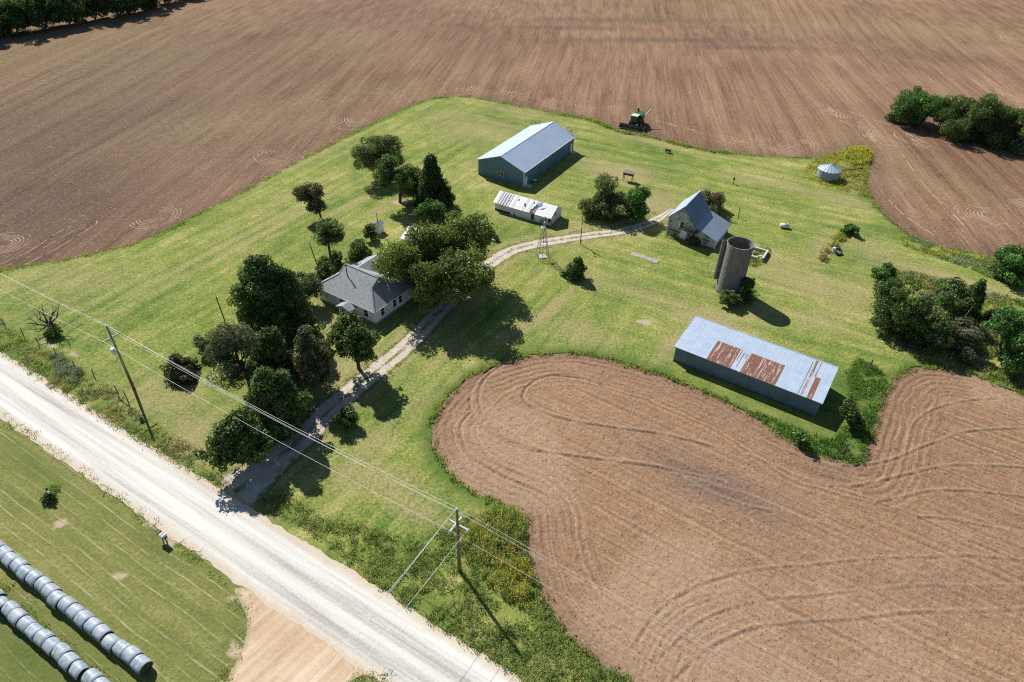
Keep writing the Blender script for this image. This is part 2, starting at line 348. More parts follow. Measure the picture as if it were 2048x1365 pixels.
dry_list = [(1240, 345, 9, 6, -20, .8), (1330, 285, 14, 3, -25, .7), (1180, 320, 8, 4, -30, .45), (1310, 410, 8, 6, 60, .7), (1420, 640, 7, 3, -20, .85), (1340, 690, 5, 1.6, 60, .8), (1100, 620, 8, 1.2, 55, .8), (1165, 665, 7, 4, -30, .5),
            (1050, 650, 6, 1.3, 55, .7), (700, 650, 5, 4, 0, .8), (620, 620, 3, 4, 60, .6), (680, 740, 5, 5, 0, .6), (390, 860, 5, 3, -30, .7), (330, 800, 9, 5, -30, .5), (400, 900, 6, 4, -30, .6), (1640, 500, 3, 10, -30, .5), (1620, 570, 8, 5, -30, .65), (1560, 540, 6, 8, -30, .5),
            (1500, 620, 8, 3, -30, .5), (1200, 560, 9, 4, -25, .4), (1290, 590, 9, 2.5, -25, .5), (1700, 600, 4, 10, -30, .5), (1640, 640, 5, 4, 0, .5), (1750, 500, 7, 4, -40, .6), (1870, 550, 16, 2.5, -25, .6), (1990, 590, 10, 2.5, -25, .6), (1560, 370, 16, 3, -25, .55), (1680, 400, 14, 2.5, -30, .6),
            (600, 330, 20, 1.2, 60, .6), (520, 470, 26, .8, 60, .7), (430, 500, 24, .8, 60, .65), (560, 400, 20, .9, 60, .6), (960, 260, 14, 9, 0, .55), (1040, 225, 14, 3, -25, .5), (900, 230, 10, 5, 30, .4), (150, 560, 14, 6, 0, .4), (110, 620, 8, 3, 30, .3), (740, 890, 5, 3, 60, .5), (700, 950, 4, 3, 0, .5),
            (760, 960, 8, 3, -30, .6), (830, 1020, 6, 2, -30, .6), (700, 600, 3, 2, 0, .4), (1010, 430, 4, 3, -30, .5), (940, 330, 3, 1, 60, .6), (700, 410, 8, 1.2, 60, .7), (820, 385, 4, 2, 60, .6), (760, 420, 4, 1.5, 60, .6), (880, 720, 8, 1.5, 50, .4), (960, 600, 7, 1.2, 50, .4), (840, 800, 8, 2, 55, .35)]
bare_list = [(1287, 645, 1.5, .7, -20, 1.), (1275, 510, 1.4, .8, -30, .8), (1310, 521, 1.4, .8, -30, .7), (1152, 558, 1.5, .7, 0, .8), (1140, 560, 2, .6, -20, .7), (960, 357, 1.3, .6, 0, .7), (1055, 398, 1.2, .5, 30, .6), (700, 640, 1.5, 1, 0, .35), (880, 470, 5, 3, 0, .8), (860, 545, 5, 3, 0, .8), (930, 520, 3, 3, 0, .7),
             (1290, 245, 4, 2, -20, .6), (1330, 470, 1.4, 2., 60, .5), (480, 990, 3, 2.4, -30, .9), (420, 935, 2, .7, -30, .5), (1000, 420, 1.5, 1, 0, .5), (800, 405, 3, 1.5, 0, .7), (1260, 440, 4, 1., 20, .6), (1250, 425, 3, 2, 0, .5), (1700, 640, 1.4, 1.4, 0, .6), (100, 690, 4, 1, -30, .5), (150, 710, 5, .7, -30, .5), (370, 828, 1, .6, 0, .3), (1620, 520, 1.2, .6, 0, .5), (790, 800, 5, 1, 55, .35)]
def lawn_attrs(x, y):
    d1, _ = pl_dist(x, y, nb[::3]); d2, _ = pl_dist(x, y, sb[::3]); dd, _ = pl_dist(x, y, DRG[::4])
    lush = np.maximum(np.exp(-(d2 / 1.6) ** 2), .55 * np.exp(-(d1 / 1.) ** 2))
    lush = np.maximum(lush, blobs(x, y, [(1720, 790, 4, 5, 60, 1.), (1700, 890, 5, 3, 30, 1.), (1600, 860, 9, 2, -32, 1.), (1860, 480, 14, 1.6, -25, .7), (1470, 590, 4, 2, 0, .6), (650, 860, 3, 1.5, 50, .7), (700, 820, 3, 1.5, 50, .7), (1690, 340, 5, 6, 0, .3), (1380, 720, 10, 1.2, -30, .5), (460, 800, 5, 5, 0, .25)]))
    rd = (x - road_o.x) * e2.x + (y - road_o.y) * e2.y
    lush = np.maximum(lush, .5 * np.exp(-(np.maximum(rd - 1.5, 0) / 4.) ** 2) * (fbm(x * .3, y * .3) > .45))
    dry = np.maximum(blobs(x, y, dry_list), .55 * np.exp(-(np.abs(dd - 2.6) / 1.1) ** 2))
    bare = np.maximum(blobs(x, y, bare_list), .35 * np.exp(-(dd / 2.6) ** 2))
    return dict(dry=dry, bare=bare, lush=lush, dir=sstep(x + .35 * (y - 110), 2, 26))
cdt_sheet('lawn', lawn_poly, 1.1, M_lawn, 0., lawn_attrs)
def hay_attrs(x, y):
    lush = blobs(x, y, [(60, 1310, 9, 4, -30, .9), (20, 1230, 8, 2., -30, .9), (130, 1280, 12, 1.2, -30, .8), (60, 925, 8, 1.6, -30, .6), (400, 1110, 6, .8, -30, .5), (470, 1250, 1, 3, 0, .5), (330, 1070, 4, .7, -30, .7), (95, 985, 1.2, 1.2, 0, .8)])
    return dict(lush=lush, bare=blobs(x, y, [(122, 1045, 1.1, .8, 0, 1.), (240, 1150, .8, .9, 0, .9), (78, 1003, .9, .6, 0, .6), (340, 1085, 2.6, .5, -30, .8), (470, 1300, .9, 3, 60, .8), (475, 1200, .8, 2, 90, .6), (290, 1045, 2, .4, -30, .7)]))
cdt_sheet('hay_meadow', hay_poly, 1.2, M_hay, -.004, hay_attrs)

def strip(name, line, half, mat, z, nu=7, edge=.35, cap=False):
    P = np.asarray(line); T = np.gradient(P, axis=0); T /= np.linalg.norm(T, axis=1)[:, None]; Nn = np.stack([-T[:, 1], T[:, 0]], 1)
    us = np.linspace(-1, 1, nu); hw = half(np.arange(len(P)) / (len(P) - 1)) if callable(half) else np.full(len(P), half)
    V, U = [], []
    for i in range(len(P)):
        for u in us:
            e = (fbm(np.array([P[i, 0] * .8 + u * 9]), np.array([P[i, 1] * .8]))[0] - .5) * 2 * edge * (abs(u) > .95)
            q = P[i] + Nn[i] * (hw[i] * u + e * np.sign(u)); V.append((q[0], q[1], z)); U.append(u)
    Fq = [(i * nu + j, (i + 1) * nu + j, (i + 1) * nu + j + 1, i * nu + j + 1) for i in range(len(P) - 1) for j in range(nu - 1)]
    Fq = np.array(Fq)[:, ::-1]
    return tag(np_mesh(name, V, Fq, mat, attrs={'u': U}), kind='structure')
strip('gravel_road', dens([RP(-190, -road_w / 2), RP(70, -road_w / 2)], .6, smooth=False), road_w / 2 + .25, M_road, .02, 9, .45)
strip('driveway', DRG, lambda t: np.interp(t, [0, .04, .10, .3, .7, .93, 1], [4.2, 3., 2.3, 1.9, 1.7, 1.4, .5]), M_drive, .012, 9, .4)
tb = dens(gpx([(560, 1180), (500, 1178), (472, 1180), (482, 1205), (492, 1245), (484, 1300), (452, 1365), (400, 1460), (340, 1640), (720, 1640), (705, 1480), (694, 1385), (705, 1362), (745, 1351), (795, 1360), (860, 1400), (900, 1400)]), .5)
tp_ = np.concatenate([jit(tb, .4, .7), np.array(gpx([(860, 1330), (700, 1230)]))])
def trk_attrs(x, y): return {'u': np.exp(-pl_dist(x, y, tb[::2])[0] / .9)}
cdt_sheet('dirt_track', tp_, .5, M_track, .010, trk_attrs)

# ------------------------------------------------------------------ ploughed fields (real relief)
zf = -.13
g0 = MB().add([(-3000, -1500, -.9), (3000, -1500, -.9), (3000, 4500, -.9), (-3000, 4500, -.9)], [(0, 1, 2, 3)])
tag(g0.build('ground', simple('far_ground', (.26, .19, .11), .95, .3, .01, c2=(.12, .13, .05)), fix=False), kind='structure')
xs = np.arange(-360, 420, 1.5); ys = np.arange(70, 620, 1.5); X, Y = np.meshgrid(xs, ys); x, y = X.ravel(), Y.ravel()
dn = np.minimum(pl_dist(x, y, nb[::6])[0], 60)
cr, sr = math.cos(ROW), math.sin(ROW); q = -sr * x + cr * y
zz = zf - .02 + .10 * (fbm(x * .02, y * .02) - .5) * sstep(dn, 4, 40) + .05 * np.sin(q * 2 * math.pi / 6.1 + 2 * fbm(x * .03, y * .03)) * sstep(dn, 4, 12)
zz = zz - .3 * (y < 92)
damp_dark = np.maximum(blobs(x, y, [(1330, 80, 45, 5, 5, .8), (1250, 40, 60, 5, 5, .6), (1130, 55, 25, 4, 5, .7), (1800, 110, 30, 5, -10, .35), (1500, 95, 25, 4, 0, .7), (150, 250, 80, 70, 30, .8), (60, 400, 45, 45, 40, .85), (300, 120, 80, 80, 30, .65), (650, 60, 70, 90, 0, .4), (480, 280, 30, 40, 30, .55)]), .55 * np.exp(-(dn / 4.5) ** 2))
olive = blobs(x, y, [(150, 100, 70, 70, 0, .4), (450, 250, 30, 22, 40, .4), (700, 190, 40, 9, 30, .5), (650, 100, 40, 30, 0, .3), (1900, 60, 40, 30, 0, .6), (1820, 330, 10, 20, 20, .5), (1450, 30, 60, 30, 0, .3)])
nx, ny = len(xs), len(ys); ii = (np.arange(ny - 1)[:, None] * nx + np.arange(nx - 1)[None, :]).ravel()
tag(np_mesh('far_ploughed_field', np.stack([x, y, zz], 1), np.stack([ii, ii + 1, ii + nx + 1, ii + nx], 1), M_soilf, attrs=dict(damp_dark=damp_dark, olive=olive), smooth=True), kind='structure')
# near field: furrows that follow the field edge, straight passes, wheel tracks
xs = np.arange(-16, 92, .19); ys = np.arange(18, 88, .19); X, Y = np.meshgrid(xs, ys); x, y = X.ravel(), Y.ravel()
keep = ~pip(x, y, lawn_poly) | (pl_dist(x, y, sb[::2])[0] < 1.0)
def Z1(l): return gpx([(850 + a / 3.413, 680 + b / 3.413) for a, b in l])
def Z2(l): return gpx([(1250 + a / 2.566, 880 + b / 2.566) for a, b in l])
grooves = [(Z2([(0, 110), (180, 140), (280, 180), (450, 230), (640, 290), (760, 340), (900, 400), (1060, 450), (1250, 540), (1460, 600)]), .6), (Z2([(280, 180), (370, 240), (500, 300), (640, 345), (755, 370)]), 1.4),
           (Z2([(700, 0), (800, 50), (950, 100), (1060, 130), (1180, 135), (1280, 125), (1400, 95), (1500, 50), (1640, 0), (1750, -40), (2048, -60)]), 1.1), (Z2([(1060, 240), (1180, 240), (1300, 215), (1450, 180), (1600, 145), (1750, 130), (2048, 145), (2300, 180)]), 1.2),
           (Z2([(640, 80), (850, 170), (1060, 240), (1300, 320), (1510, 400), (1700, 480), (1900, 570), (2300, 760)]), .9), (Z2([(1300, 320), (1420, 300), (1560, 265), (1700, 262), (1850, 270), (2300, 330)]), 1.1), (Z2([(1510, 400), (1640, 405), (1800, 435), (2300, 530)]), .9),
           (Z2([(60, 1050), (130, 930), (240, 830), (400, 745), (580, 690), (760, 660), (960, 645), (1150, 625), (1350, 610), (1600, 605), (1780, 597), (2300, 650)]), .8), (Z2([(200, 1100), (330, 990), (460, 900), (700, 830), (960, 805), (1250, 775), (1500, 755), (1750, 750), (2300, 760)]), .6),
           (Z2([(250, 1240), (400, 1100), (560, 1010), (700, 965), (900, 940), (1100, 930), (1350, 905), (1550, 885), (1800, 885), (2300, 860)]), .8), (Z2([(1180, 135), (1190, 90), (1220, 0)]), .6), (Z2([(1450, 65), (1465, 0), (1480, -60), (1540, -130), (1700, -190), (1900, -210)]), .9),
           (Z1([(480, 170), (400, 230), (340, 300), (305, 400), (310, 470), (350, 540), (430, 620), (560, 700), (700, 750), (1000, 790), (1300, 830), (1600, 870), (1750, 910), (2048, 970)]), .9), (Z1([(545, 160), (440, 230), (380, 310), (365, 420), (400, 530), (500, 640), (600, 700), (800, 760)]), .9),
           (Z1([(330, 480), (250, 560), (245, 660), (300, 780), (390, 850), (600, 960), (1000, 1130)]), .9), (Z1([(350, 540), (310, 600), (320, 680), (380, 760), (450, 830), (700, 940)]), .9), (Z1([(1250, 320), (1100, 270), (980, 250), (880, 240), (760, 270), (690, 320), (665, 390), (700, 440), (800, 490), (1000, 550), (1300, 600), (1650, 650), (2048, 750)]), 1.0)]
for k in range(11):                        # the tine marks of the bend at the lower left of the field
    o = k * 34 + random.uniform(-6, 6); grooves.append((Z2([(60 + o * .9, 1240), (90 + o, 1110), (170 + o * 1.0, 960 + o * .25), (300 + o * .9, 850 + o * .5), (480 + o * .6, 790 + o * .55)]), .45))
ds, _ = pl_dist(x, y, sb[::3]); wob = 1.2 * fbm(x * .08, y * .08)
cont = np.sin((ds + wob) * 2 * math.pi / 1.05) * sstep(ds, 7.5, 4.5) * (.4 + .6 * sstep(fbm(x * .15, y * .15), .4, .6))
s_ = math.sin(R_(-33)); c_ = math.cos(R_(-33)); qq = -s_ * x + c_ * y
strt = np.sin((qq + 1.6 * fbm(x * .05, y * .05)) * 2 * math.pi / 1.3) * sstep(ds, 6.5, 10.5) * (.3 + .7 * sstep(fbm(x * .06 + 5, y * .06), .4, .6))
zn = zf + .055 * cont + .022 * strt + .06 * (fbm(x * 1.5, y * 1.5, 3) - .5) + .07 * (rng.random(x.shape) ** 3) * (fbm(x * .4, y * .4) + .5) + .10 * (fbm(x * 3.3, y * 3.3, 2) - .5)
pale = np.zeros(x.shape); groove_dark = np.zeros(x.shape)
for gi, (ln, st) in enumerate(grooves):
    st *= 1.7 if 12 <= gi <= 16 else 1.
    L = dens(ln, 1.2); lo = L.min(0) - 2; hi = L.max(0) + 2; m = (x > lo[0]) & (x < hi[0]) & (y > lo[1]) & (y < hi[1])
    d, sg = pl_dist(x[m], y[m], L); br_ = .35 + .65 * sstep(fbm(x[m] * .5, y[m] * .5), .35, .55); zn[m] += st * br_ * (-.13 * np.exp(-(d / .17) ** 2) + .08 * np.exp(-((d - .36) / .18) ** 2) * (sg > 0)); pale[m] = np.maximum(pale[m], np.exp(-((d - .36) / .25) ** 2) * (sg > 0) * .6); groove_dark[m] = np.maximum(groove_dark[m], st * br_ * .6 * np.exp(-(d / .17) ** 2))  # groove bottoms get a darker soil colour that follows the groove line
zn -= .04 * 0; zn = np.minimum(zn, -.015); damp_dark = blobs(x, y, [(1430, 970, 9, 3, -32, 1.), (1400, 955, 6, 2., -32, .8), (1500, 1010, 6, 3, -32, .5), (1950, 1180, 20, 2, -5, .35), (1650, 940, 5, 2, -10, .4)])
damp_dark = np.maximum(np.maximum(damp_dark, .35 * np.exp(-(ds / 3.) ** 2)), np.minimum(groove_dark, 1)); pale = np.maximum(pale, .6 * sstep(fbm(x * .05 + 3, y * .05), .5, .65))  # one mask for damp patches, darker field edge and darker groove bottoms
nx, ny = len(xs), len(ys); K = keep.reshape(ny, nx); ok = (K[:-1, :-1] & K[1:, :-1] & K[:-1, 1:] & K[1:, 1:]).ravel()
ii = (np.arange(ny - 1)[:, None] * nx + np.arange(nx - 1)[None, :]).ravel()[ok]; Fq = np.stack([ii, ii + 1, ii + nx + 1, ii + nx], 1)
us, inv = np.unique(Fq, return_inverse=True); Fq = inv.reshape(Fq.shape)
tag(np_mesh('near_ploughed_field', np.stack([x, y, zn], 1)[us], Fq, M_soil, attrs=dict(damp_dark=damp_dark[us], pale=pale[us], rowd=ds[us], rowq=qq[us]), smooth=True), kind='structure')
# plain soil under and beyond the near field
pf = MB().add([(-17, -80, -.42), (420, -80, -.42), (420, 72, -.42), (92, 90, -.42), (-17, 90, -.42)], [(0, 1, 2, 3, 4)])
o = pf.build('field_subsoil', M_soil, fix=False); tag(o, kind='structure')

# pale ridges thrown up where the plough turned
t_ = NT('dry_ridge_soil'); M_ridge = t_.fin(t_.mix(t_.noise(2., 4, .6), (.28, .185, .12), (.50, .375, .265)), .97, 0, .05)
RV, RF = [], []
def ridge(pts, wd=.3, h=.12):
    P = dens(pts, .7); P = jit(P, .12, .5); T = np.gradient(P, axis=0); T /= np.linalg.norm(T, axis=1)[:, None] + 1e-9; Nn = np.stack([-T[:, 1], T[:, 0]], 1); b = len(RV)
    brk = fbm(P[:, 0] * .45, P[:, 1] * .45) < .42
    for p, nn in zip(P, Nn):
        w2 = wd * rng.uniform(.6, 1.3); RV.extend([(p[0] - nn[0] * w2, p[1] - nn[1] * w2, zf - .07), (p[0], p[1], zf + h * rng.uniform(.6, 1.2)), (p[0] + nn[0] * w2, p[1] + nn[1] * w2, zf - .07)])
    for i in range(len(P) - 1):
        if brk[i]: continue
        a = b + 3 * i; RF.extend([(a, a + 1, a + 4, a + 3), (a + 1, a + 2, a + 5, a + 4)])
for cx, cy, ax, ay, az, nr, a0, a1 in [(5, 486, 5, 4.4, 20, 6, -130, 120), (140, 450, 5, 4, 20, 3, -60, 110), (310, 432, 4.8, 5.5, -20, 6, -130, 120), (440, 420, 7, 6, 20, 3, -110, 10), (575, 302, 8, 9, -10, 7, -185, 15), (718, 236, 7.5, 9, -10, 7, -185, 10), (850, 192, 6, 7, -10, 4, -180, 5), (920, 172, 6, 8, 0, 5, -180, 5),
                                   (965, 172, 7, 9, 0, 5, -180, 0), (1045, 180, 7, 10, 0, 6, -185, 5), (1120, 196, 7, 10, 0, 6, -185, 5), (1190, 210, 7, 10, 0, 6, -185, 5), (1480, 272, 8, 8, 0, 4, -160, 0), (1575, 284, 8, 9, 0, 7, -150, 40), (1672, 216, 5.5, 8, 10, 6, 90, 280), (1718, 240, 5.5, 8, 10, 5, 90, 270),
                                   (1778, 270, 7.5, 9, 10, 7, 80, 275), (1838, 276, 6, 7, 10, 5, 90, 270), (1985, 430, 8, 6.5, 0, 8, 70, 300), (2040, 392, 6, 6, 0, 5, 200, 330), (2035, 80, 5, 9, 0, 4, 90, 270), (2035, 190, 5, 9, 0, 4, 90, 270)]:
    c = G(cx, cy)
    for r in range(nr):
        s = 1 - .82 * r / nr; ca, sa = math.cos(R_(az)), math.sin(R_(az)); b0, b1 = a0 + random.uniform(0, 25), a1 - random.uniform(0, 25)
        ridge([(c.x + ca * ax * s * math.cos(R_(t)) - sa * ay * s * math.sin(R_(t)), c.y + sa * ax * s * math.cos(R_(t)) + ca * ay * s * math.sin(R_(t))) for t in np.linspace(b0, b1, 14)], .15, .07)
for l in [[(0, 535), (60, 510), (130, 470), (190, 440)], [(0, 528), (60, 500), (120, 462), (180, 436)], [(30, 538), (100, 503), (160, 468), (195, 444)], [(1330, 245), (1420, 270), (1500, 285)], [(1310, 240), (1400, 262), (1470, 275)], [(1760, 380), (1810, 430), (1870, 470)], [(1690, 220), (1780, 250), (1880, 300)], [(1800, 300), (1850, 370), (1930, 450)]]:
    ridge(gpx(l), .15, .06)
np_r = np_mesh('plough_ridges', RV, RF, M_ridge); tag(np_r, 'pale dry ridges of soil where the plough turned at the field edge', 'soil ridges', kind='stuff')

# ================================================================== materials for things
M_white = simple('white_painted_boards', (.85, .85, .84), .6, .18, .8)
M_trim = simple('white_trim', (.8, .8, .79), .55, .08, 1.)
M_shingle = None
t = NT('grey_shingles'); br = t.n('TexBrick', {'Vector': t.vec(-AZ, (1, 1, 1)), 'Color1': (.29, .315, .32, 1), 'Color2': (.22, .24, .245, 1), 'Mortar': (.09, .095, .095, 1), 'Scale': 1., 'Mortar Size': .012, 'Brick Width': .7, 'Row Height': .22}, offset=.5).outputs['Color']
M_shingle = t.fin(t.mix(t.step(t.noise(2.2, 5, .7), .35, .65), br, (.34, .36, .365)), .9, 0, .15)
M_galv = simple('galvanised_roof', (.56, .65, .76), .42, .16, .7, .35, .5, sv=(1, 1, 1))
M_galv_b = simple('galvanised_roof_barn', (.55, .65, .77), .42, .10, .25, .3, .5)
M_bluewall = simple('blue_steel_siding', (.13, .225, .33), .5, .18, .6, .1, .4)
M_bluewall2 = simple('slate_blue_sheet_wall', (.15, .22, .29), .55, .3, .9, .2, .4)
M_bin = simple('dull_galvanised_bin', (.34, .39, .45), .5, .2, .8, .3, .4)
M_dkblue = simple('blue_grey_roof_sheet', (.16, .22, .30), .42, .2, .5, .45, .5)
M_rust = simple('rusty_sheet', (.42, .17, .075), .8, .5, 2.4, 0, .2, sv=(2.4, .35, 1), rz=R_(32.6), c2=(.16, .065, .035))
t = NT('streaked_rust'); f = t.noise(1., 5, .7, t.vec(R_(32.6), (4.5, .22, 1))); g = t.noise(2.5, 5, .7)
M_rust = t.fin(t.mix(t.step(t.op('ADD', f, t.op('MULTIPLY', t.op('SUBTRACT', g, .5), .35)), .52, .66), t.mix(g, (.13, .058, .038), (.29, .135, .08)), (.50, .47, .46)), .75, .05, .2)
t = NT('peeling_grey_boards'); f = t.noise(1., 6, .75, t.vec(-AZ, (.35, 1, 7.5))); g = t.noise(.6, 4, .6)
k = t.step(t.op('ADD', f, t.op('MULTIPLY', t.op('SUBTRACT', g, .5), .6)), .40, .53)
wv = t.n('TexWave', {'Scale': 1.35, 'Distortion': .3}, bands_direction='Z').outputs['Fac']
M_oldboard = t.fin(t.mix(t.op('MULTIPLY', t.step(wv, .12, 0.), .8), t.mix(k, (.075, .062, .052), (.62, .62, .61)), (.03, .026, .022)), .85, 0, .15)
t = NT('worn_white_boards'); f = t.noise(1., 6, .75, t.vec(-AZ, (1.2, 1.2, 2.2))); g = t.noise(.5, 4, .6)
M_wornwhite = t.fin(t.mix(t.step(t.op('ADD', f, t.op('MULTIPLY', t.op('SUBTRACT', g, .5), .5)), .60, .72), (.74, .75, .75), (.30, .27, .24)), .8, 0, .15)
M_whiteroof = simple('white_roof_sheet', (.74, .74, .74), .5, .12, .8, .1, .4)
t = NT('white_roof_with_rust'); f = t.noise(1.4, 5, .7)
M_whiterust = t.fin(t.mix(t.step(f, .60, .70), (.70, .69, .68), (.36, .22, .17)), .65, 0, .2)
M_deck = simple('weathered_deck_boards', (.13, .10, .08), .9, .5, 2.)
t = NT('concrete_staves'); br = t.n('TexBrick', {'Vector': t.n('TexCoord').outputs['UV'], 'Color1': (.26, .24, .21, 1), 'Color2': (.155, .145, .125, 1), 'Mortar': (.06, .057, .054, 1), 'Scale': 1., 'Mortar Size': .02, 'Brick Width': .75, 'Row Height': .27, 'Bias': -.1}).outputs['Color']
M_stave = t.fin(t.mix(t.step(t.noise(1.2, 5, .7), .5, .72), br, (.32, .295, .26)), .9, 0, .15)
M_conc = simple('pale_concrete', (.60, .58, .54), .85, .35, 1.8, bump=.4)
M_concd = simple('stained_concrete', (.42, .39, .34), .9, .4, 1.5, bump=.4)
M_steel = simple('grey_steel', (.30, .31, .32), .5, .3, 3., .5, .5)
M_dark = simple('black_rubber', (.022, .022, .024), .75, .3, 3.)
M_glass = simple('dark_window_glass', (.02, .025, .03), .08, .2, 1., 0, .6)
M_glassl = simple('pale_curtain_behind_glass', (.62, .62, .60), .5, .2, 2.)
M_wood = simple('weathered_grey_wood', (.20, .165, .13), .85, .45, 4., sv=(1, 1, .3))
M_pole = simple('brown_utility_pole', (.30, .22, .16), .85, .4, 2., sv=(1, 1, .2))
t = NT('two_tone_pole'); z = t.n('SeparateXYZ', {0: t.pos()}).outputs[2]; f = t.noise(2., 4, .6, t.vec(0, (2, 2, .3)))
M_pole1 = t.fin(t.mix(t.step(t.op('ADD', z, t.op('MULTIPLY', f, 2.)), 3.2, 5.5), t.mix(f, (.20, .075, .03), (.34, .14, .06)), t.mix(f, (.24, .21, .17), (.42, .38, .32))), .85, 0, .2)
M_fwood = simple('dark_fence_wood', (.085, .070, .055), .9, .4, 5.)
M_green = simple('green_machine_paint', (.028, .125, .042), .4, .35, 2., 0, .5)
M_cabroof = simple('cream_cab_roof', (.66, .66, .46), .5, .15, 2.)
M_cream = simple('cream_paint', (.62, .58, .40), .55, .2, 2.)
M_yellow = simple('yellow_rim', (.60, .42, .03), .5, .2, 2.)
M_brownrust = simple('brown_rusted_metal', (.17, .085, .055), .85, .5, 2.5)
M_wrap = None
t = NT('blue_white_net_wrap'); oi = t.n('ObjectInfo'); tc = t.n('TexCoord').outputs['Object']
ofs = t.n('VectorMath', {0: tc, 1: t.n('VectorMath', {0: (7., 5., 3.), 'Scale': oi.outputs['Random']}, operation='SCALE').outputs[0]}, operation='ADD').outputs[0]
a = t.noise(1., 5, .7, t.n('Mapping', {'Vector': ofs, 'Scale': (7., .9, .9)}).outputs[0]); b = t.noise(1.6, 5, .7, ofs); c = t.noise(9., 4, .7, ofs)
xl = t.op('ABSOLUTE', t.n('SeparateXYZ', {0: tc}).outputs[0])
wc = t.ramp(t.op('ADD', t.op('MULTIPLY', a, .5), t.op('ADD', t.op('MULTIPLY', b, .3), t.op('MULTIPLY', c, .2))), [(.38, (.12, .165, .22)), (.47, (.28, .335, .38)), (.55, (.44, .47, .49)), (.66, (.58, .53, .46))])
wc = t.mix(t.op('MULTIPLY', t.step(t.op('ADD', xl, t.op('MULTIPLY', t.op('SUBTRACT', b, .5), .35)), .50, .76), .7), wc, (.15, .22, .32))
t.bump(c, .5, .03); M_wrap = t.fin(wc, .5, 0, .35)
M_hayend = simple('dark_hay', (.115, .075, .05), .95, .5, 6., bump=.8)
M_wire = simple('bright_aluminium_wire', (.66, .66, .64), .45, .05, 1., .2, .5)
M_insul = simple('pale_porcelain', (.70, .72, .72), .3, .1, 1.)
M_arm = simple('grey_crossarm', (.46, .43, .38), .8, .3, 3.)
M_armw = simple('white_crossarm', (.56, .56, .55), .6, .1, 3.)
M_tank = simple('white_tank_paint', (.78, .78, .76), .5, .15, 2.)
M_bark = simple('grey_brown_bark', (.115, .090, .068), .95, .45, 4., sv=(1, 1, .3), bump=.6)
M_deadbark = simple('dead_dark_wood', (.075, .062, .052), .95, .4, 4., sv=(1, 1, .3))
M_twig = simple('pale_dead_twigs', (.27, .245, .22), .95, .4, 4.)
def leaf_mat(name, tr):
    t = NT(name); c = t.attr('Col', 'Color'); t.t.nodes.remove(t.bsdf)
    d = t.n('BsdfDiffuse', {'Color': c}); l = t.n('BsdfTranslucent', {'Color': t.mix(1., c, (1.25, 1.3, .7), 'MULTIPLY')}); g = t.n('BsdfGlossy', {'Color': (.5, .5, .5, 1), 'Roughness': .5})
    m = t.n('MixShader', {0: tr, 1: d.outputs[0], 2: l.outputs[0]}); m2 = t.n('MixShader', {0: .04, 1: m.outputs[0], 2: g.outputs[0]})
    t.t.links.new(m2.outputs[0], t.out.inputs[0]); return t.m
M_leaf, M_needle, M_weed = leaf_mat('leaf_foliage', .36), leaf_mat('cedar_foliage', .16), leaf_mat('weed_foliage', .5)

# ================================================================== foliage
def leaves(C, Nrm, size, base, var, rs, el=.55):
    """diamond leaf faces at C facing roughly Nrm; returns verts, faces, colours"""
    n = len(C); r = rs.normal(size=(n, 3)); nn = Nrm * .8 + r * .75; nn /= np.linalg.norm(nn, axis=1)[:, None]
    a = np.cross(nn, rs.normal(size=(n, 3))); a /= np.linalg.norm(a, axis=1)[:, None] + 1e-9; b = np.cross(nn, a)
    s = (size * rs.uniform(.6, 1.35, n))[:, None]; V = np.stack([C + a * s, C + b * s * el, C - a * s, C - b * s * el], 1).reshape(-1, 3)
    Fq = np.arange(4 * n).reshape(n, 4); lum = rs.lognormal(0, var * 1.25, n)[:, None]; hue = rs.normal(0, .10, n)[:, None]
    col = np.clip(np.asarray(base)[None] * lum * np.concatenate([1 + hue, np.ones((n, 1)), 1 - hue], 1), .004, .9)
    return V, Fq, np.repeat(col, 4, 0)
STY = {  # base colour, clump radius, leaf size, coverage, material
    'oak': ((.140, .185, .040), .16, .22, 1.2, 'M_leaf'), 'green': ((.090, .145, .038), .20, .17, 1.2, 'M_leaf'), 'lush': ((.080, .170, .034), .20, .18, 1.3, 'M_leaf'),
    'pale': ((.150, .185, .070), .19, .16, .95, 'M_leaf'), 'grey': ((.115, .130, .070), .20, .14, .8, 'M_leaf'), 'brown': ((.125, .115, .060), .20, .15, .85, 'M_leaf'), 'red': ((.115, .115, .060), .20, .16, .85, 'M_leaf'),
    'cedar': ((.090, .145, .034), .14, .19, 1.35, 'M_needle'), 'cedarb': ((.110, .115, .045), .15, .17, 1.1, 'M_needle'), 'cone': ((.045, .085, .026), .13, .20, 1.5, 'M_needle'), 'wood': ((.070, .125, .034), .15, .34, 1.1, 'M_leaf')}
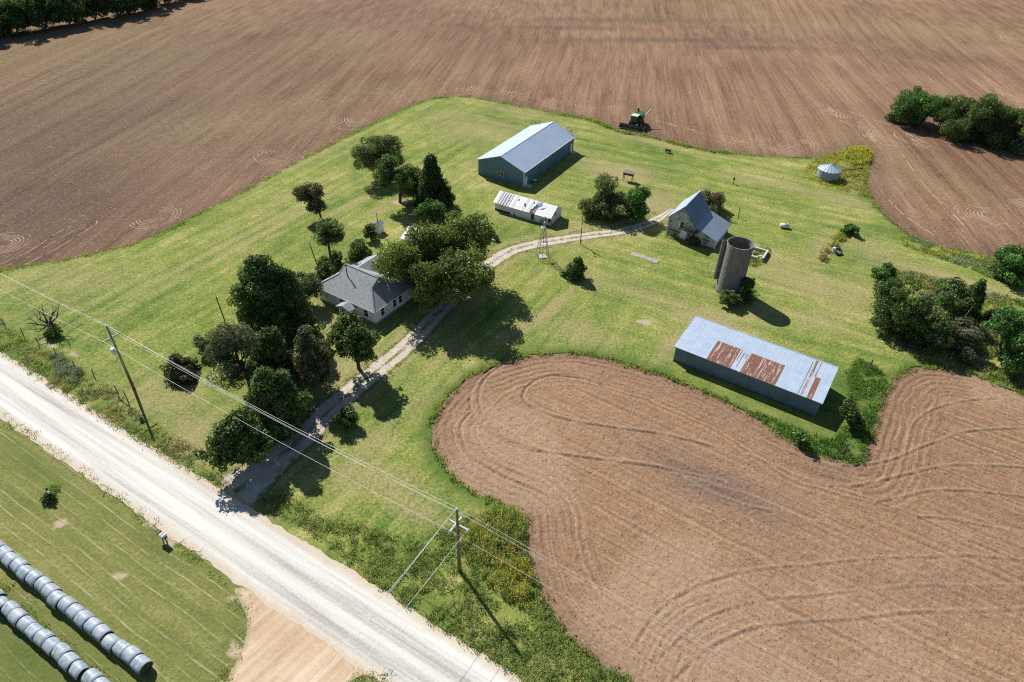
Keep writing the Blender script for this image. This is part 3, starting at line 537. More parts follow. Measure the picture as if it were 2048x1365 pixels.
def make_tree(name, label, cat, box, base, style, trunk_r=None, group=None, trunk=True, seed=0, sink=.05, dead=0, low=False, avoid=None):
    rs = np.random.default_rng(seed * 7 + 3)
    x0, y0, x1, y1 = box; B = G(*base); cx, cy = (x0 + x1) / 2, (y0 + y1) / 2
    dep = PX((B.x, B.y, 2))[2]; s = F / dep; vx, vy, vz = B.x, B.y, H - 2; p = math.atan2(vz, math.hypot(vx, vy)); off = math.hypot(cx - 1024, cy - 682) / F
    s *= (1 + .25 * off * off); a = (1.26 if style.startswith('ced') and cat == 'tree' else 1.2) * (x1 - x0) / 2 / s; hh = (1.16 if style.startswith('ced') and cat == 'tree' else 1.12) * (y1 - y0) / 2 / s
    c = math.sqrt(max((hh * hh - (a * math.sin(p)) ** 2), (.55 * a * math.cos(p)) ** 2)) / math.cos(p)
    # crown centre: along the sight line of the box centre, at the depth of the trunk
    zc = max((by_ := (base[1] - cy)) / s / math.cos(p), c * .7); zs = np.linspace(0, 22, 221); pj = [abs(PX((B.x, B.y, q))[1] - cy) for q in zs]; zc = float(zs[int(np.argmin(pj))])
    zc = max(zc, c * .8) if cat not in ('shrub', 'brush') and not low else c * .74; cc = G(cx, cy, zc); fw = Vector((B.x, B.y, 0)).normalized()
    ctr = B + (cc - B) - fw * ((cc - B).dot(fw)) if abs((cc - B).dot(fw)) < 6 else B; ctr = np.array([ctr.x, ctr.y, zc]); off3 = ctr - np.array(B)
    col, cr, ls, cov, mat = STY[style]; L = thing(name, label, cat, (B.x, B.y, 0), 0, group)
    cone = style in ('cone',); ced = style.startswith('ced')
    rc = max(cr * (a * a * c) ** (1 / 3), .45); nc = int(np.clip((1.05 if style == 'oak' else .68 if not style.startswith('c') else .8) * (a * a * c) / (rc ** 3), 16, 300))
    if cone or ced:
        ns = 1 if cone else (2 if a < 3 else 3); sp = rs.integers(0, ns, nc); so_x = rs.uniform(-.34, .34, (ns, 2)) * a * (ns > 1); sh = np.where(np.arange(ns) == 0, 1., rs.uniform(.66, .92, ns)); so_x[0] *= .3
        hz = rs.random(nc) ** (1.25 if cone else 1.0); th = rs.uniform(0, 6.283, nc); ph = rs.uniform(0, 6.28, ns)
        pr = np.where(hz < .22, .7 + .3 * hz / .22, np.clip(1 - (hz - .22) / .78, 0, 1) ** (.85 if cone else .55)); pr = pr * (.80 + .24 * np.sin(3 * th + ph[sp] + 5 * hz)) * np.sqrt(rs.uniform(.3, 1, nc)); ar = a * (.92 if ns == 1 else .86) - rc * .3
        q = np.stack([so_x[sp, 0] + ar * pr * np.cos(th), so_x[sp, 1] + ar * pr * np.sin(th), -c * .97 + hz * sh[sp] * c * 1.95], 1)
    else:
        nl = int(np.clip(4 + a * .9, 5, 12)); lu = rs.normal(size=(nl, 3)); lu /= np.linalg.norm(lu, axis=1)[:, None]; ax_ = np.array([a, a, c])
        lc = lu * rs.uniform(.32, .68, nl)[:, None] * ax_; lr = rs.uniform(.30, .52, nl) * min(a, c * 1.25); pk = rs.choice(nl, nc, p=lr ** 2 / (lr ** 2).sum())
        d = rs.normal(size=(nc, 3)); d[:, 2] += .25; d /= np.linalg.norm(d, axis=1)[:, None]; q = lc[pk] + d * (lr[pk] * rs.uniform(.55, 1.0, nc))[:, None] * np.array([1, 1, .85]); en = np.linalg.norm(q / (ax_ - rc * .3), axis=1); q = q / np.maximum(en, 1)[:, None] ** .8
    if avoid:                                                # keep the crown clear of the neighbouring house
        pj = np.array([PX(v + ctr)[:2] for v in q]); q = q[~pip(pj[:, 0], pj[:, 1], avoid)]; nc = len(q)
    q += rs.normal(size=q.shape) * rc * .18; cr_i = rc * rs.uniform(.65, 1.25, nc); VV, FF, CC = [], [], []; b = 0
    clump_l = rs.lognormal(0, .24, nc)
    for i in range(nc):
        n = int(max(12, cov * 4 * math.pi * cr_i[i] ** 2 / (2 * ls * ls * .55) * .55)); d = rs.normal(size=(n, 3)); d /= np.linalg.norm(d, axis=1)[:, None]
        if ced or cone: d[:, 2] *= 1.15
        rr = cr_i[i] * rs.uniform(.45, 1.12, n) ** .5; rr = np.where(rs.random(n) < .14, rr * rs.uniform(1.1, 1.55, n), rr); P = q[i] + d * rr[:, None] * np.array([1, 1, .82]); lum = clump_l[i]
        v, f, k = leaves(P + off3, d + np.array([0, 0, .35]), ls, np.array(col) * lum, .30, rs); VV.append(v); FF.append(f + b); CC.append(k); b += len(v)
    V = np.concatenate(VV); V[:, 2] = np.maximum(V[:, 2], .03)
    np_mesh('crown', V, np.concatenate(FF), globals()[mat], np.concatenate(CC), L)
    if trunk:
        m = MB(); tr = trunk_r or max(.12, a * .055); top = off3 + np.array([0, 0, c * .35]); bend = rs.normal(size=2) * .12 * a
        p0 = Vector((0, 0, -sink)); p1 = Vector((off3[0] * .35 + bend[0] * .3, off3[1] * .35 + bend[1] * .3, max(zc - c * .55, .5))); p2 = Vector(off3 + np.array([0, 0, -.05 * c])); p3 = Vector(top)
        m.path([p0, p1, p2, p3], [tr * 1.25, tr * .95, tr * .6, tr * .2], 8)
        for i in np.argsort(rs.random(nc))[:min(nc, 16)]:
            st = p1.lerp(p2, rs.uniform(.1, .9)); en = Vector(q[i] + off3); md = st.lerp(en, .5) + Vector((0, 0, -.06 * a)); m.path([st, md, en], [tr * .45, tr * .28, tr * .1], 5)
        m.build('trunk', M_bark, L, True)
    if dead:
        m = MB()
        for i in range(dead):
            st = Vector(off3 + np.array([0, 0, -.5 * c])) + Vector(rs.normal(size=3) * .3); th = rs.uniform(0, 6.28); en = st + Vector((math.cos(th) * a * .95, math.sin(th) * a * .95, c * rs.uniform(.4, 1.5))); md = st.lerp(en, .5) + Vector((0, 0, .25 * c))
            m.path([st, md, en], [.07, .05, .02], 4)
            for k in range(3): m.tube(md.lerp(en, .2 + .25 * k), md.lerp(en, .2 + .25 * k) + Vector(rs.normal(size=3) * .6), .03, .012, 4)
        m.build('dead_branch_mass', M_twig, L)
    return L
TREES = [
 ('oak_tree', 'huge spreading green shade tree beside the house, over the driveway', 'tree', (736, 440, 988, 612), (862, 590), 'oak', .55),
 ('cedar_tree', 'tallest dark cedar standing left of the white house', 'tree', (465, 520, 600, 690), (535, 678), 'cedar', .35),
 ('cedar_tree', 'dark cedar with right-leaning crown closest to the house front, beside the tallest cedar', 'tree', (540, 545, 632, 672), (590, 668), 'cedar', .3),
 ('shade_tree', 'grey-green leafy tree with bare pale trunk at left edge of cedar grove', 'tree', (415, 645, 530, 778), (504, 790), 'grey', .25),
 ('cedar_tree', 'mid-green cedar in the middle of the grove beneath the tallest cedar', 'tree', (498, 662, 588, 770), (545, 772), 'cedar', .25),
 ('cedar_tree', 'brownish thin cedar with visible trunk at right side of the grove', 'tree', (575, 655, 665, 755), (628, 772), 'cedarb', .22),
 ('cedar_tree', 'bright-topped rounded cedar above the driveway shadow, between the lines and the grove', 'tree', (490, 740, 602, 872), (560, 868), 'cedar', .28),
 ('cedar_tree', 'lowest cedar of the grove, crossed by the power lines near the road', 'tree', (430, 802, 560, 908), (522, 912), 'cedar', .28),
 ('cedar_tree', 'round-crowned single cedar with leaning bare trunk beside the driveway', 'tree', (655, 624, 750, 706), (718, 738), 'cedar', .25),
 ('shade_tree', 'small brown-leaved tree standing alone on the lawn left of the trio', 'tree', (596, 360, 658, 426), (642, 436), 'brown', .2),
 ('shade_tree', 'open airy pale tree with forked trunk behind the house', 'tree', (618, 430, 696, 492), (664, 532), 'pale', .22),
 ('elm_tree', 'rear green tree of the group left of the big steel barn', 'tree', (708, 263, 814, 346), (765, 352), 'pale', .3),
 ('elm_tree', 'front green tree with dark trunk in the group left of the steel barn', 'tree', (752, 308, 836, 402), (800, 405), 'green', .3),
 ('cedar_tree', 'dark pointed cedar between the steel barn and the leafy trees', 'tree', (822, 318, 906, 422), (868, 412), 'cone', .25),
 ('small_tree', 'small light green tree in front of the dark pointed cedar', 'tree', (834, 388, 886, 442), (858, 446), 'lush', .12),
 ('elm_tree', 'tallest green bush-tree of the clump between steel barn and old barn', 'tree', (1188, 332, 1270, 428), (1235, 432), 'pale', .2),
 ('shrub', 'olive shrub at the left end of the clump between the two barns', 'shrub', (1160, 378, 1222, 436), (1192, 434), 'pale', .1),
 ('shrub', 'dark green shrub at the right end of the clump beside the driveway', 'shrub', (1240, 370, 1306, 438), (1272, 436), 'lush', .1),
 ('shrub', 'round bush standing behind the old weathered barn', 'shrub', (1400, 375, 1456, 424), (1428, 422), 'red', .1),
 ('shrub', 'dark bush growing on the bare patch right of the windmill', 'shrub', (1130, 513, 1176, 560), (1153, 556), 'cedar', .08),
 ('shrub', 'tall green bush against the right side of the concrete silo', 'shrub', (1474, 545, 1512, 606), (1492, 602), 'green', .08),
 ('shrub', 'low leafy bush at the front foot of the concrete silo', 'shrub', (1432, 572, 1482, 612), (1458, 608), 'green', .06),
 ('shrub', 'weedy bush growing against the gable wall of the old barn', 'shrub', (1372, 460, 1404, 494), (1388, 490), 'grey', .05),
 ('shrub', 'dark round bush alone on the lawn left of the power pole lines', 'shrub', (308, 690, 391, 756), (352, 752), 'cedarb', .1),
 ('shrub', 'grey bush at the left edge of the cedar grove', 'shrub', (388, 650, 436, 706), (414, 704), 'grey', .08),
 ('shrub', 'large grey-leaved bush at the left corner of the house', 'shrub', (578, 528, 642, 604), (612, 602), 'grey', .08),
 ('shrub', 'green-grey bush between the leaning yard pole and the house roof', 'shrub', (630, 510, 676, 572), (652, 570), 'green', .08),
 ('shrub', 'dark green bush behind the house roof ridge', 'shrub', (682, 455, 746, 528), (716, 526), 'green', .08),
 ('shrub', 'small bush beside the white outhouse', 'shrub', (724, 440, 754, 478), (742, 478), 'green', .06),
 ('shrub', 'low dark bush under the open airy tree', 'shrub', (640, 492, 684, 530), (668, 530), 'green', .05),
 ('shrub', 'small bush in the grass along the driveway below the round cedar', 'shrub', (664, 805, 712, 858), (690, 856), 'green', .05),
 ('shrub', 'dark bush at the far end of the derelict fence line', 'shrub', (1684, 440, 1720, 472), (1704, 470), 'lush', .06),
 ('small_tree', 'small bright green tree at the left tip of the right-hand thicket', 'tree', (1746, 516, 1796, 562), (1774, 568), 'lush', .12),
 ('elm_tree', 'big round blue-green tree at the left of the right-hand thicket', 'tree', (1748, 552, 1880, 684), (1822, 676), 'green', .3),
 ('shrub', 'dull green bushy tree behind the round tree in the thicket', 'tree', (1840, 552, 1950, 660), (1900, 650), 'green', .15),
 ('cedar_tree', 'bright cedar rising above the dead brush in the thicket', 'tree', (1918, 556, 1976, 640), (1950, 636), 'cedar', .15),
 ('shrub', 'leafless grey brush in the middle of the right-hand thicket', 'brush', (1866, 606, 1960, 700), (1916, 698), 'grey', .1),
 ('elm_tree', 'large green tree at the right edge of the thicket', 'tree', (1930, 606, 2080, 760), (2010, 744), 'lush', .3),
 ('shrub', 'brown-grey shrub behind the large tree at the picture edge', 'shrub', (1970, 580, 2060, 650), (2016, 660), 'brown', .12),
 ('shrub', 'dark shrub filling the shade between the round tree and the dead brush', 'shrub', (1836, 630, 1910, 712), (1874, 708), 'green', .1),
 ('shrub', 'low grey shrub at the lower front of the thicket', 'shrub', (1890, 668, 1960, 722), (1926, 720), 'grey', .08),
 ('shrub', 'round dark green bush at right edge beside the right field', 'shrub', (1970, 478, 2070, 566), (2024, 560), 'lush', .12),
 ('elm_tree', 'leftmost tree of the hedge in the far ploughed field', 'tree', (1782, 166, 1892, 256), (1836, 250), 'lush', .3),
 ('elm_tree', 'second tree from the left in the far field hedge', 'tree', (1868, 180, 2000, 290), (1936, 278), 'green', .3),
 ('elm_tree', 'rightmost tree of the far field hedge at the picture edge', 'tree', (1976, 202, 2110, 306), (2040, 298), 'green', .3),
 ('elm_tree', 'dark tree filling the gap between the second and rightmost hedge trees', 'tree', (1940, 205, 2030, 290), (1990, 288), 'green', .2),
 ('shrub', 'pale low shrub at the left foot of the far field hedge', 'shrub', (1772, 214, 1812, 244), (1794, 244), 'pale', .06),
 ('cedar_tree', 'small dark cedar showing between the first two hedge trees', 'tree', (1896, 182, 1944, 250), (1920, 262), 'cone', .1),
 ('shrub', 'thin bushy sapling at the right end of the rust-patched shed', 'shrub', (1686, 790, 1740, 862), (1716, 858), 'green', .06),
 ('shrub', 'green weed bush at field edge below the rust-patched shed', 'shrub', (1582, 852, 1622, 892), (1602, 890), 'lush', .05)]
for i, (nm, lb, ct, bx, bs, st, tr) in enumerate(TREES):
    make_tree(nm, lb, ct, bx, bs, st, tr, seed=i + 1, avoid=[(600, 545), (742, 556), (790, 545), (838, 550), (848, 600), (856, 660), (600, 660)] if st == 'oak' else None, group={'tree': 'farm trees', 'shrub': 'shrubs about the farm'}.get(ct), low=any(k in lb for k in ('hedge', 'thicket', 'clump between', 'dark pointed')), dead=14 if 'leafless' in lb else (4 if lb.startswith('brownish thin') else 0))
WOOD = [((-90, -30, 40, 84), (-25, 78)), ((-20, -20, 90, 76), (34, 70)), ((50, -30, 130, 60), (90, 57)), ((96, -34, 180, 54), (138, 48)), ((150, -40, 230, 44), (190, 39)), ((200, -46, 280, 34), (240, 29)), ((250, -50, 320, 24), (284, 18)), ((300, -50, 360, 10), (330, 6)), ((-60, -90, 50, 40), (0, 34)), ((40, -100, 140, 26), (90, 20)), ((120, -110, 220, 10), (170, 6)), ((210, -110, 300, 0), (255, -4)), ((340, -60, 410, -4), (376, -6))]
for i, (bx, bs) in enumerate(WOOD):
    make_tree('woodland_tree', ['first', 'second', 'third', 'fourth', 'fifth', 'sixth', 'seventh', 'eighth', 'ninth', 'tenth', 'eleventh', 'twelfth', 'thirteenth'][i] + (' tree from the left corner along the front of the far woodland edge' if i < 8 else ' tree counted from the left corner, in the back row of the far woodland'), 'tree', bx, bs, 'wood', .3, seed=100 + i, group='trees of the far woodland edge', low=True)

# ---- weeds, verge growth and field margins (nobody could count them)
def tufts(name, label, P, hmin, hmax, cols, nb=6, spread=.22, lean=.45, wd=.05, leafy=0., sd=1, z0=-.05):
    rs = np.random.default_rng(sd); P = np.asarray(P)[:, :2]; P = P[(fbm(P[:, 0] * .55 + sd * 7, P[:, 1] * .55) + rs.normal(0, .06, len(P))) > .43]; n = len(P); h = rs.uniform(hmin, hmax, n) * (.55 + .9 * fbm(P[:, 0] * .35 + sd, P[:, 1] * .35))
    k = nb; base = np.repeat(P, k, 0) + rs.normal(size=(n * k, 2)) * spread; hh = np.repeat(h, k) * rs.uniform(.6, 1.15, n * k); th = rs.uniform(0, 6.283, n * k); ln = rs.uniform(0, lean, n * k) * hh
    dx, dy = np.cos(th), np.sin(th); ww = wd * rs.uniform(.7, 1.5, n * k)
    b0 = np.stack([base[:, 0], base[:, 1], np.full(n * k, z0)], 1); side = np.stack([-dy, dx, 0 * dx], 1) * ww[:, None]; tip = b0 + np.stack([dx * ln, dy * ln, hh - z0], 1); mid = b0 * .45 + tip * .55 + np.stack([-dx, -dy, 0 * dx], 1) * (ln * .12)[:, None]
    V = np.stack([b0 - side * .6, mid - side, tip, mid + side], 1).reshape(-1, 3); Fq = np.arange(4 * n * k).reshape(-1, 4)
    cols = np.asarray(cols); f = fbm(P[:, 0] * .22 + sd * 3, P[:, 1] * .22); f = np.clip((f - .3) / .4, 0, .999); ci = np.clip((f * len(cols) + rs.normal(0, .7, n)).astype(int), 0, len(cols) - 1)
    c = np.repeat(cols[ci], k, 0) * rs.lognormal(0, .25, n * k)[:, None]; C = np.repeat(np.clip(c, .005, .85), 4, 0)
    if leafy > 0:
        m = int(n * leafy); ix = rs.integers(0, n, m * 6); C0 = np.stack([P[ix, 0], P[ix, 1], h[ix] * rs.uniform(.35, 1.05, m * 6)], 1) + rs.normal(size=(m * 6, 3)) * np.array([.2, .2, .05])
        C0[:, 2] = np.maximum(C0[:, 2], .06)
        d = rs.normal(size=(m * 6, 3)) + np.array([0, 0, 2.4]); d /= np.linalg.norm(d, axis=1)[:, None]; v, q, kx = leaves(C0, d, .085, (1, 1, 1), .25, rs); kx = np.clip(kx * np.repeat(cols[ci[ix]], 4, 0), .005, .85); Fq = np.concatenate([Fq, q + len(V)]); V = np.concatenate([V, v]); C = np.concatenate([C, kx])
    return tag(np_mesh(name, V, Fq, M_weed, C), label, 'weeds', kind='stuff')
def fill(poly, density, sd=0):
    P = np.asarray(poly); rs = np.random.default_rng(sd + 50); lo, hi = P.min(0), P.max(0); n = int((hi[0] - lo[0]) * (hi[1] - lo[1]) * density); x = rs.uniform(lo[0], hi[0], n); y = rs.uniform(lo[1], hi[1], n); k = pip(x, y, P); return np.stack([x[k], y[k]], 1)
def along(line, w, density, sd=0, off=0.):
    P = np.asarray(line); rs = np.random.default_rng(sd + 90); L = np.linalg.norm(np.diff(P, axis=0), axis=1); n = int(L.sum() * density); i = rs.choice(len(L), n, p=L / L.sum()); t = rs.random(n)[:, None]; p = P[i] * (1 - t) + P[i + 1] * t; d = (P[i + 1] - P[i]) / L[i][:, None]; return p + np.stack([-d[:, 1], d[:, 0]], 1) * (rs.normal(size=n) * w + off)[:, None]
GR = [(.17, .26, .065), (.25, .33, .095), (.34, .38, .13), (.45, .43, .19)]; DRY = [(.30, .25, .12), (.38, .32, .16), (.24, .21, .09)]; SAGE = [(.24, .28, .20), (.30, .34, .26)]; GOLD = [(.40, .39, .07), (.50, .44, .10), (.32, .36, .07), (.52, .43, .14)]
vg1 = [RP(-110, .2), RP(-110, 6.5), RP(-70, 5.6), RP(-52, 4.6), RP(-46, 3.4), RP(-45, .3)]
vg1 = gpx([(-80, 610), (0, 640), (40, 672), (110, 715), (180, 752), (240, 790), (300, 850), (370, 885), (420, 920), (455, 965), (440, 975), (380, 945), (300, 898), (200, 836), (100, 776), (0, 706), (-80, 650)])
tufts('roadside_weeds', 'rough green weeds between the fence line and the white road', fill(vg1, 8, 1), .08, .35, GR + GR[:2] + SAGE[:1] + DRY[:1], 3, .3, 1.2, .04, 1.8, 1)
tufts('sagebrush_patch', 'grey-green sage patch in the roadside weeds beside the fence', fill(gpx([(100, 712), (125, 710), (165, 745), (150, 768), (120, 755)]), 26, 2), .4, .9, SAGE, 5, .25, .6, .04, 3., 2)
vg2 = gpx([(520, 1000), (560, 985), (640, 1030), (720, 1050), (800, 1075), (860, 1060), (905, 1050), (960, 1015), (1000, 1006), (1036, 1022), (1046, 1045), (1046, 1075), (1054, 1110), (1075, 1180), (1102, 1232), (1142, 1280), (1192, 1320), (1262, 1366), (1400, 1470), (1230, 1480), (1050, 1362), (930, 1288), (850, 1238), (780, 1188), (700, 1128), (600, 1052), (530, 1015)])
tufts('roadside_weeds', 'tall tangled green weeds around the foot of the near power pole', fill(vg2, 8, 3), .12, .6, GR + GR[:2] + GR[1:3], 3, .3, 1.1, .04, 2.6, 3)
tufts('goldenrod_patch', 'yellow-green goldenrod stand on the field corner behind the near power pole', fill(gpx([(935, 1060), (985, 1010), (1030, 1020), (1046, 1060), (1052, 1110), (1075, 1180), (1095, 1225), (1060, 1235), (1000, 1190), (950, 1140), (915, 1100)]), 16, 4), .5, 1.25, GOLD + GR[1:3], 4, .22, .5, .04, 1.8, 4)
tufts('field_margin_grass', 'rank dark green grass along the edge of the near field', np.concatenate([along(sb[(np.abs(np.arange(len(sb)) - len(sb) / 2) < len(sb) * .49)], .35, 16, 5)]), .1, .42, GR[:3], 6, .16, .6, .05, .3, 5)
tufts('field_margin_grass', 'thin line of rough grass along the edge of the far field', along(nb, .4, 11, 6), .08, .35, GR[:3] + DRY[:1], 6, .2, .6, .06, .3, 6)
tufts('field_margin_grass', 'thick weedy strip at field edge behind the steel barn and combine', along(dens(gpx([(1120, 229), (1180, 240), (1240, 264), (1300, 274), (1400, 299), (1460, 306)]), 1.), .5, 22, 7), .2, .6, GR[:3] + DRY[:1], 6, .25, .5, .07, .8, 7)
tufts('bin_weeds', 'tall yellow-green weeds around the round grain bin', fill(gpx([(1606, 344), (1630, 318), (1690, 300), (1720, 296), (1742, 310), (1735, 335), (1730, 368), (1742, 396), (1700, 386), (1650, 372), (1622, 360)]), 9, 8), .15, .6, GOLD + DRY[:2] + GOLD[:2] + GR[2:], 5, .3, .8, .06, .8, 8)
tufts('bin_weeds', 'dense goldenrod hump behind the grain bin at the field corner', fill(gpx([(1690, 318), (1702, 300), (1722, 297), (1741, 310), (1734, 330), (1706, 332)]), 14, 9), .6, 1.4, GOLD[:3], 8, .3, .3, .09, 1., 9)
tufts('shed_corner_grass', 'long bright green grass at the right end of the rust-patched shed', fill(gpx([(1690, 740), (1712, 718), (1748, 722), (1772, 765), (1752, 815), (1738, 862), (1728, 905), (1712, 930), (1640, 905), (1560, 866), (1500, 826), (1520, 826), (1600, 862), (1660, 880), (1690, 850), (1700, 800)]), 11, 10), .15, .55, [(.09, .20, .03), (.12, .24, .04), (.17, .27, .055)], 6, .25, .9, .05, 1.2, 10)
tufts('ditch_weeds', 'strip of sage and yellow weeds between the right field and mown strip', fill(gpx([(1800, 468), (1850, 484), (1900, 498), (1950, 506), (1990, 518), (2050, 542), (2050, 580), (1980, 556), (1920, 532), (1860, 510), (1806, 492)]), 9, 11), .12, .55, SAGE + GR + GOLD[:1] + DRY[:1], 6, .3, .5, .07, .8, 11)
tufts('fence_row_weeds', 'dry and green weeds along the derelict fence line with the tyre', along(dens(gpx([(1640, 522), (1660, 500), (1690, 465), (1706, 462)]), .5), .45, 40, 12), .25, .8, DRY + GOLD[:2] + GR[:2], 6, .2, .5, .06, .4, 12)
tufts('thicket_undergrowth', 'rank undergrowth round the trees of the right-hand thicket', fill(gpx([(1752, 560), (1800, 540), (1880, 560), (1960, 580), (2060, 610), (2060, 790), (1960, 745), (1880, 725), (1800, 700), (1755, 640)]), 7, 13), .2, .8, GR[:3] + DRY[:1] + SAGE[:1], 6, .3, .5, .08, .6, 13)
tufts('driveway_grass', 'tufts of grass along the driveway centre and edges', np.concatenate([along(DRG[6:-8], .18, 2.2, 14), along(DRG[4:-6], .35, 4, 15, 2.1), along(DRG[4:-6], .35, 4, 16, -2.1)]), .06, .28, GR[:3] + DRY[:1], 6, .2, .6, .05, .3, 14)
tufts('meadow_tall_grass', 'uncut green grass around and between the two bale rows', np.concatenate([fill(gpx([(-60, 1130), (20, 1170), (120, 1270), (240, 1380), (200, 1380), (60, 1270), (-60, 1190)]), 9, 17)]), .08, .24, GR, 8, .25, 1.4, .04, .0, 17)
tufts('track_edge_weeds', 'sparse weeds where the dirt track leaves the white road', np.concatenate([along(dens(gpx([(470, 1195), (485, 1240), (470, 1300), (440, 1365)]), 1.), .5, 12, 20), along(dens(gpx([(0, 835), (120, 908), (260, 1018), (400, 1122), (460, 1170)]), 1.), .4, 8, 21), along(dens(gpx([(690, 1362), (740, 1352), (790, 1366)]), .5), .4, 14, 22), along(dens(gpx([(400, 1095 + 30), (350, 1092), (310, 1068)]), .5), .3, 14, 23)]), .05, .2, GR + DRY, 7, .22, 1.1, .04, .0, 20)
tufts('building_foot_weeds', 'small weeds at the foot of walls, silo and foundation', np.concatenate([along(dens(gpx([(1330, 472), (1380, 488), (1426, 502)]), .5), .25, 12, 24), fill(gpx([(1424, 570), (1440, 600), (1500, 612), (1520, 590), (1490, 570)]), 8, 25), fill(gpx([(1500, 500), (1530, 490), (1545, 505), (1515, 535), (1495, 535)]), 9, 26), along(dens(gpx([(95, 985), (115, 985)]), .3), .7, 40, 27)]), .1, .5, GR[:3], 6, .2, .6, .05, .8, 24)

# ================================================================== buildings
def window(parent, o, u, w, h, z, nrm, glass, frame=None, bar=True):
    """window centred at o (local), u = unit along the wall, nrm = outward"""
    o, u, nn = Vector(o), Vector(u), Vector(nrm); up = Vector((0, 0, 1)); c = o + up * z
    wn_ = MB(); f = .09
    for s in (-1, 1): wn_.obox(c + u * s * (w / 2 + f / 2) + nn * .03, u * f / 2, nn * .05, up * (h / 2 + f))
    for s in (-1, 1): wn_.obox(c + up * s * (h / 2 + f / 2) + nn * .03, u * w / 2, nn * .05, up * f / 2)
    W_ = wn_.build('window', frame or M_trim, parent)
    MB().obox(c + nn * .012, u * w / 2, nn * .012, up * h / 2).build('pane', glass, W_)
    if bar: MB().obox(c + nn * .04, u * w / 2, nn * .02, up * .03).build('sash_bar', frame or M_trim, W_)
    return W_
def door(parent, o, u, w, h, nrm, mat, knob=True):
    o, u, nn = Vector(o), Vector(u), Vector(nrm); up = Vector((0, 0, 1))
    D = MB().obox(o + up * h / 2 + nn * .03, u * w / 2, nn * .03, up * h / 2).build('door', mat, parent)
    if knob: MB().obox(o + up * 1. + u * (w / 2 - .12) + nn * .09, u * .05, nn * .03, up * .05).build('handle', M_steel, D)
    return D
X_, Y_, Z_ = Vector((1, 0, 0)), Vector((0, 1, 0)), Vector((0, 0, 1))

# ---- white farmhouse
az = R_(-32); ea = Vector((math.cos(az), math.sin(az), 0)); p0 = Vector((-23.38, 92.12, 0)) - ea * 13.2
Hs = thing('farmhouse', 'white one-storey farmhouse with grey shingle hip roof under the big tree', 'house', p0, az)
W, D, ez = 13.2, 9.0, 2.92
MB().box(-.06, W + .06, -.06, 11.66, -.1, .35).build('foundation', M_concd, Hs)
m = MB(); m.box(0, W, 0, D, .35, 3.05); m.box(.6, W, D, 11.6, .35, 2.95); wl_ = m.build('wall', M_white, Hs)
m = MB()
for i in range(14):
    z = .42 + i * .185; m.box(-.016, W + .016, -.016, 0, z, z + .02); m.box(W, W + .016, 0, 11.6, z, z + .02); m.box(-.016, 0, 0, D, z, z + .02)
m.build('lap_siding', M_white, wl_)
ov = .45; d = 3.2; sl_ = .66; rz = ez + sl_ * (D / 2 + ov); kz = ez + sl_ * d
A = [(-ov, -ov, ez), (W + ov, -ov, ez), (W + ov, D + ov, ez), (-ov, D + ov, ez)]
kl, kr = d - ov, W + ov - d; Rl, Rr = (kl, D / 2, rz), (kr, D / 2, rz); KFl, KFr, KBl, KBr = (kl, kl, kz), (kr, kl, kz), (kl, D - kl, kz), (kr, D - kl, kz)
m = MB(); m.slab([A[0], A[1], KFr, Rr, Rl, KFl], .12); m.slab([A[2], A[3], KBl, Rl, Rr, KBr], .12); m.slab([A[3], A[0], KFl, KBl], .12); m.slab([A[1], A[2], KBr, KFr], .12); m.add([KFl, Rl, KBl], [(0, 1, 2)]); m.add([KFr, Rr, KBr], [(0, 1, 2)])
rf = m.build('roof', M_shingle, Hs)
m = MB()
for a, b in ((A[0], KFl), (A[1], KFr), (A[3], KBl), (KFl, Rl), (KFr, Rr), (Rl, Rr)): m.beam(Vector(a) + Z_ * .02, Vector(b) + Z_ * .02, .22, .05)
m.build('ridge_cap', simple('pale_ridge_shingle', (.26, .265, .27), .9, .3, 2.), rf)
m = MB()
for a, b in ((A[0], A[1]), (A[1], A[2]), (A[3], A[0])): m.beam(Vector(a) - Z_ * .10, Vector(b) - Z_ * .10, .05, .20)
m.build('fascia', M_trim, rf)
m = MB(); wz = 4.9; m.slab([(.2, D - 1.5, 2.9), (.2, 12., 2.9), (3.8, 12., wz), (3.8, D - 3.2, wz)], .1); m.slab([(3.8, D - 3.2, wz), (3.8, 12., wz), (7.2, 12., 2.95), (7.2, D - 1.5, 2.95)], .1); m.slab([(6.8, D - .2, 3.3), (W + ov, D - .2, 3.3), (W + ov, 12., 2.93), (6.8, 12., 2.93)], .1)
m.add([(.6, 11.58, 2.9), (6.9, 11.58, 2.9), (3.8, 11.58, wz - .1)], [(0, 1, 2)]); m.build('rear_roof', M_shingle, Hs)
px_ = 4.55; py_ = 2.5
MB().tube((px_, py_ + .5, ez + sl_ * (py_ + .9)), (px_, py_ + .5, rz + 1.0), .09, .09, 10).build('stove_pipe', M_dark, rf); MB().tube((px_, py_ + .5, rz + 1.0), (px_, py_ + .5, rz + 1.16), .15, .03, 10).build('pipe_cap', M_dark, rf)
window(Hs, (2.0, -.0, 0), X_, .95, 1.55, 1.75, -Y_, M_glassl); window(Hs, (11.2, 0, 0), X_, .9, 1.5, 1.75, -Y_, M_glass); window(Hs, (5.6, 0, 0), X_, .8, 1.5, 1.75, -Y_, M_glass)
for yy in (1.9, 5.0, 6.5): window(Hs, (W, yy, 0), Y_, .8, 1.6, 1.75, X_, M_glass)
door(Hs, (7.9, -.0, .36), X_, .95, 2.05, -Y_, M_wood)
pc = MB(); pc.box(6.6, 9.2, -1.9, -.07, 0, .33); pc.build('porch_floor', M_concd, Hs)
